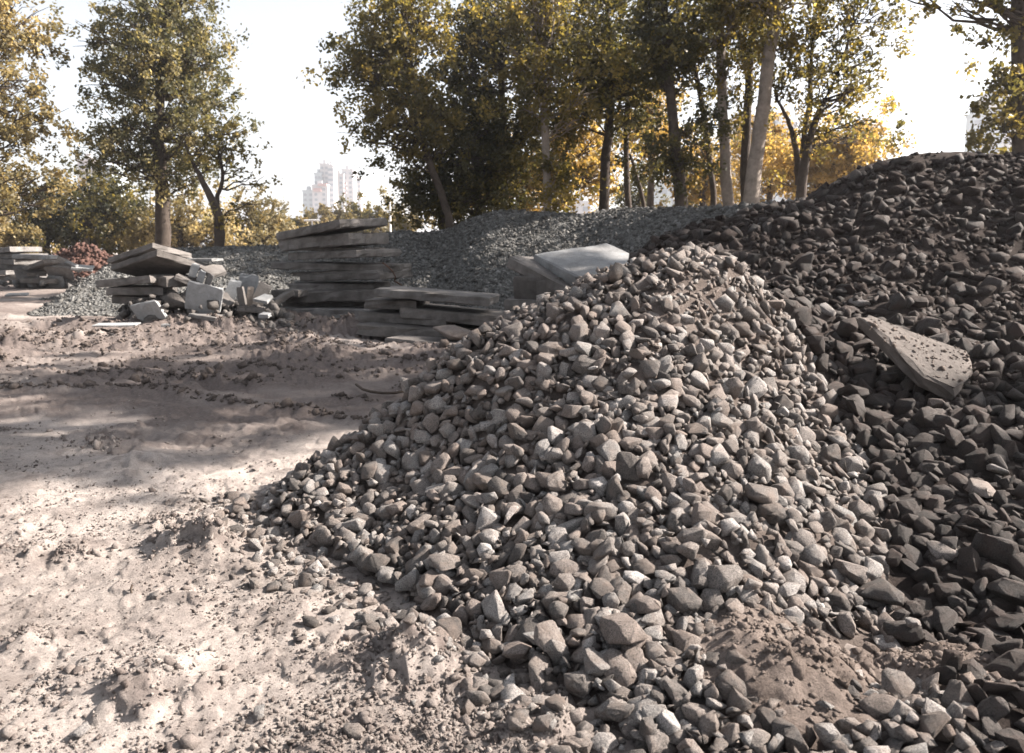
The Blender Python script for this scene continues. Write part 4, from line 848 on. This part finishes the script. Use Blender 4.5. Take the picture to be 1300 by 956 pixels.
# ============================================================ BUILDINGS
def building(label, blocks, D, cat='apartment block', trim=None, yaw=0.0):
    """blocks: (u0, u1, vtop, mat, y offset, depth)"""
    u0 = min(b[0] for b in blocks); u1 = max(b[1] for b in blocks); c = P((u0+u1)/2, 312, D); root = thing('apartment_building', label, cat, (c.x, D, 0))
    wins = []
    for a, b, vt, mt, dy, dp in blocks:
        p0, p1 = P(a, vt, D+dy), P(b, vt, D+dy); bm = bmesh.new(); w_, h_ = p1.x-p0.x, p0.z
        def bx(x0, x1, y0, y1, z0, z1):
            m = Matrix.Translation(((x0+x1)/2, (y0+y1)/2, (z0+z1)/2)) @ Matrix.Diagonal((x1-x0, y1-y0, z1-z0, 1)); bmesh.ops.create_cube(bm, size=1, matrix=m)
        bx(p0.x, p1.x, D+dy, D+dy+dp, 0, h_)
        bx(p0.x-.4, p1.x+.4, D+dy-.4, D+dy+dp, h_, h_+.9)          # parapet
        bx(p0.x+w_*.3, p0.x+w_*.6, D+dy+2, D+dy+5, h_+.9, h_+3.4)  # lift housing
        me = bpy.data.meshes.new('wall'); bm.to_mesh(me); bm.free(); me.materials.append(MAT[mt]); rebase(link('wall', me), root)
        nc = max(2, int(w_/4.5)); nr = int(h_/3.3)
        for r_ in range(3, nr):
            for c_ in range(nc):
                x = p0.x+w_*(c_+.5)/nc; z = h_-2.2-(nr-1-r_)*3.3
                wins.append((x, D+dy-.1, z))
    bm = bmesh.new()
    for x, y, z in wins: bmesh.ops.create_cube(bm, size=1, matrix=Matrix.Translation((x, y, z)) @ Matrix.Diagonal((1.9, .5, 1.6, 1)))
    me = bpy.data.meshes.new('windows'); bm.to_mesh(me); bm.free(); me.materials.append(MAT['glass']); rebase(link('windows', me, kind='stuff'), root)
    for (a, b, v0, v1) in trim or []:
        p0, p1 = P(a, v0, D-1.2), P(b, v1, D-1.2); bm = bmesh.new()
        bmesh.ops.create_cube(bm, size=1, matrix=Matrix.Translation(((p0.x+p1.x)/2, D-1.2, (p0.z+p1.z)/2)) @ Matrix.Diagonal((p1.x-p0.x, 2.2, p0.z-p1.z, 1)))
        me = bpy.data.meshes.new('red_balcony'); bm.to_mesh(me); bm.free(); me.materials.append(MAT['red_trim']); rebase(link('red_balcony', me), root)
building('stepped white tower block with red balconies, leftmost and tallest of the far towers', [(384, 398, 243, 'wall_blue', 4, 18), (396, 416, 236, 'wall_white', 0, 20), (399, 408, 221, 'wall_blue', 6, 16), (406, 417, 209, 'wall_white', 8, 16), (416, 423, 211, 'wall_white', 5, 12)], 520,
         trim=[(398, 408, 239, 243), (404, 415, 233, 236)])
building('white tower block in the middle of the far towers', [(423, 436, 222, 'wall_pink', 6, 18), (434, 448, 216, 'wall_white', 10, 16)], 560, trim=[(437, 440, 232, 234), (437, 440, 238, 240), (437, 440, 244, 246)])
building('lower white tower block, rightmost of the far towers', [(447, 458, 227, 'wall_pink', 4, 16)], 580)
building('pale stepped building at the right edge above the dark pile', [(1238, 1252, 147, 'wall_blue', 0, 5), (1248, 1266, 131, 'wall_white', 3, 5), (1262, 1276, 118, 'wall_blue', 6, 5), (1274, 1330, 106, 'wall_white', 8, 6)], 260)
building('white building glimpsed behind the V-shaped dark tree', [(968, 992, 146, 'wall_blue', 0, 16), (988, 1012, 158, 'wall_white', 2, 16), (930, 968, 152, 'wall_white', 2, 16)], 320)
building('low pale building between the trunks of the central clump', [(838, 862, 236, 'wall_blue', 0, 16), (724, 750, 258, 'wall_white', 2, 16)], 300)
building('pinkish building peeking out above the dark trees at left', [(98, 118, 205, 'wall_pink', 0, 16), (116, 142, 212, 'wall_blue', 2, 16)], 330)
# poles
def pole(label, u, vt, D, r, arm=False):
    t = P(u, vt, D); root = thing('lamp_post' if arm else 'pole', label, 'lamp post' if arm else 'pole', (t.x, t.y, 0))
    link('shaft', mesh_np('shaft', *tube([(0, 0, 0), (0, 0, t.z/2), (0, 0, t.z)], [r*1.3, r, r*.8], 8), MAT['post'], True), root)
    if arm: link('lamp_head', mesh_np('lamp_head', *tube([(-.45, 0, t.z), (0, 0, t.z+.03), (.45, 0, t.z)], [.06, .05, .06], 6), MAT['post'], True), root)
pole('tall pale thin pole standing left of the central trees', 495, 256, 60, .08)
pole('small T shaped grey lamp post just above the tall slab stack', 396, 280, 45, .05, True)

# ============================================================ HAZE
bm = bmesh.new(); bmesh.ops.create_cube(bm, size=1, matrix=Matrix.Translation((0, 0, 44)) @ Matrix.Diagonal((10400, 10400, 96, 1)))
me = bpy.data.meshes.new('haze'); bm.to_mesh(me); bm.free()
hm = bpy.data.materials.new('pale_haze'); hm.use_nodes = True; hn = hm.node_tree; hn.nodes.clear()
hv = hn.nodes.new('ShaderNodeVolumePrincipled'); hv.inputs['Color'].default_value = (.93, .95, 1, 1); hv.inputs['Density'].default_value = .0006; hv.inputs['Anisotropy'].default_value = .4
hn.links.new(hv.outputs[0], hn.nodes.new('ShaderNodeOutputMaterial').inputs['Volume'])
me.materials.append(hm); link('haze', me, kind='stuff')
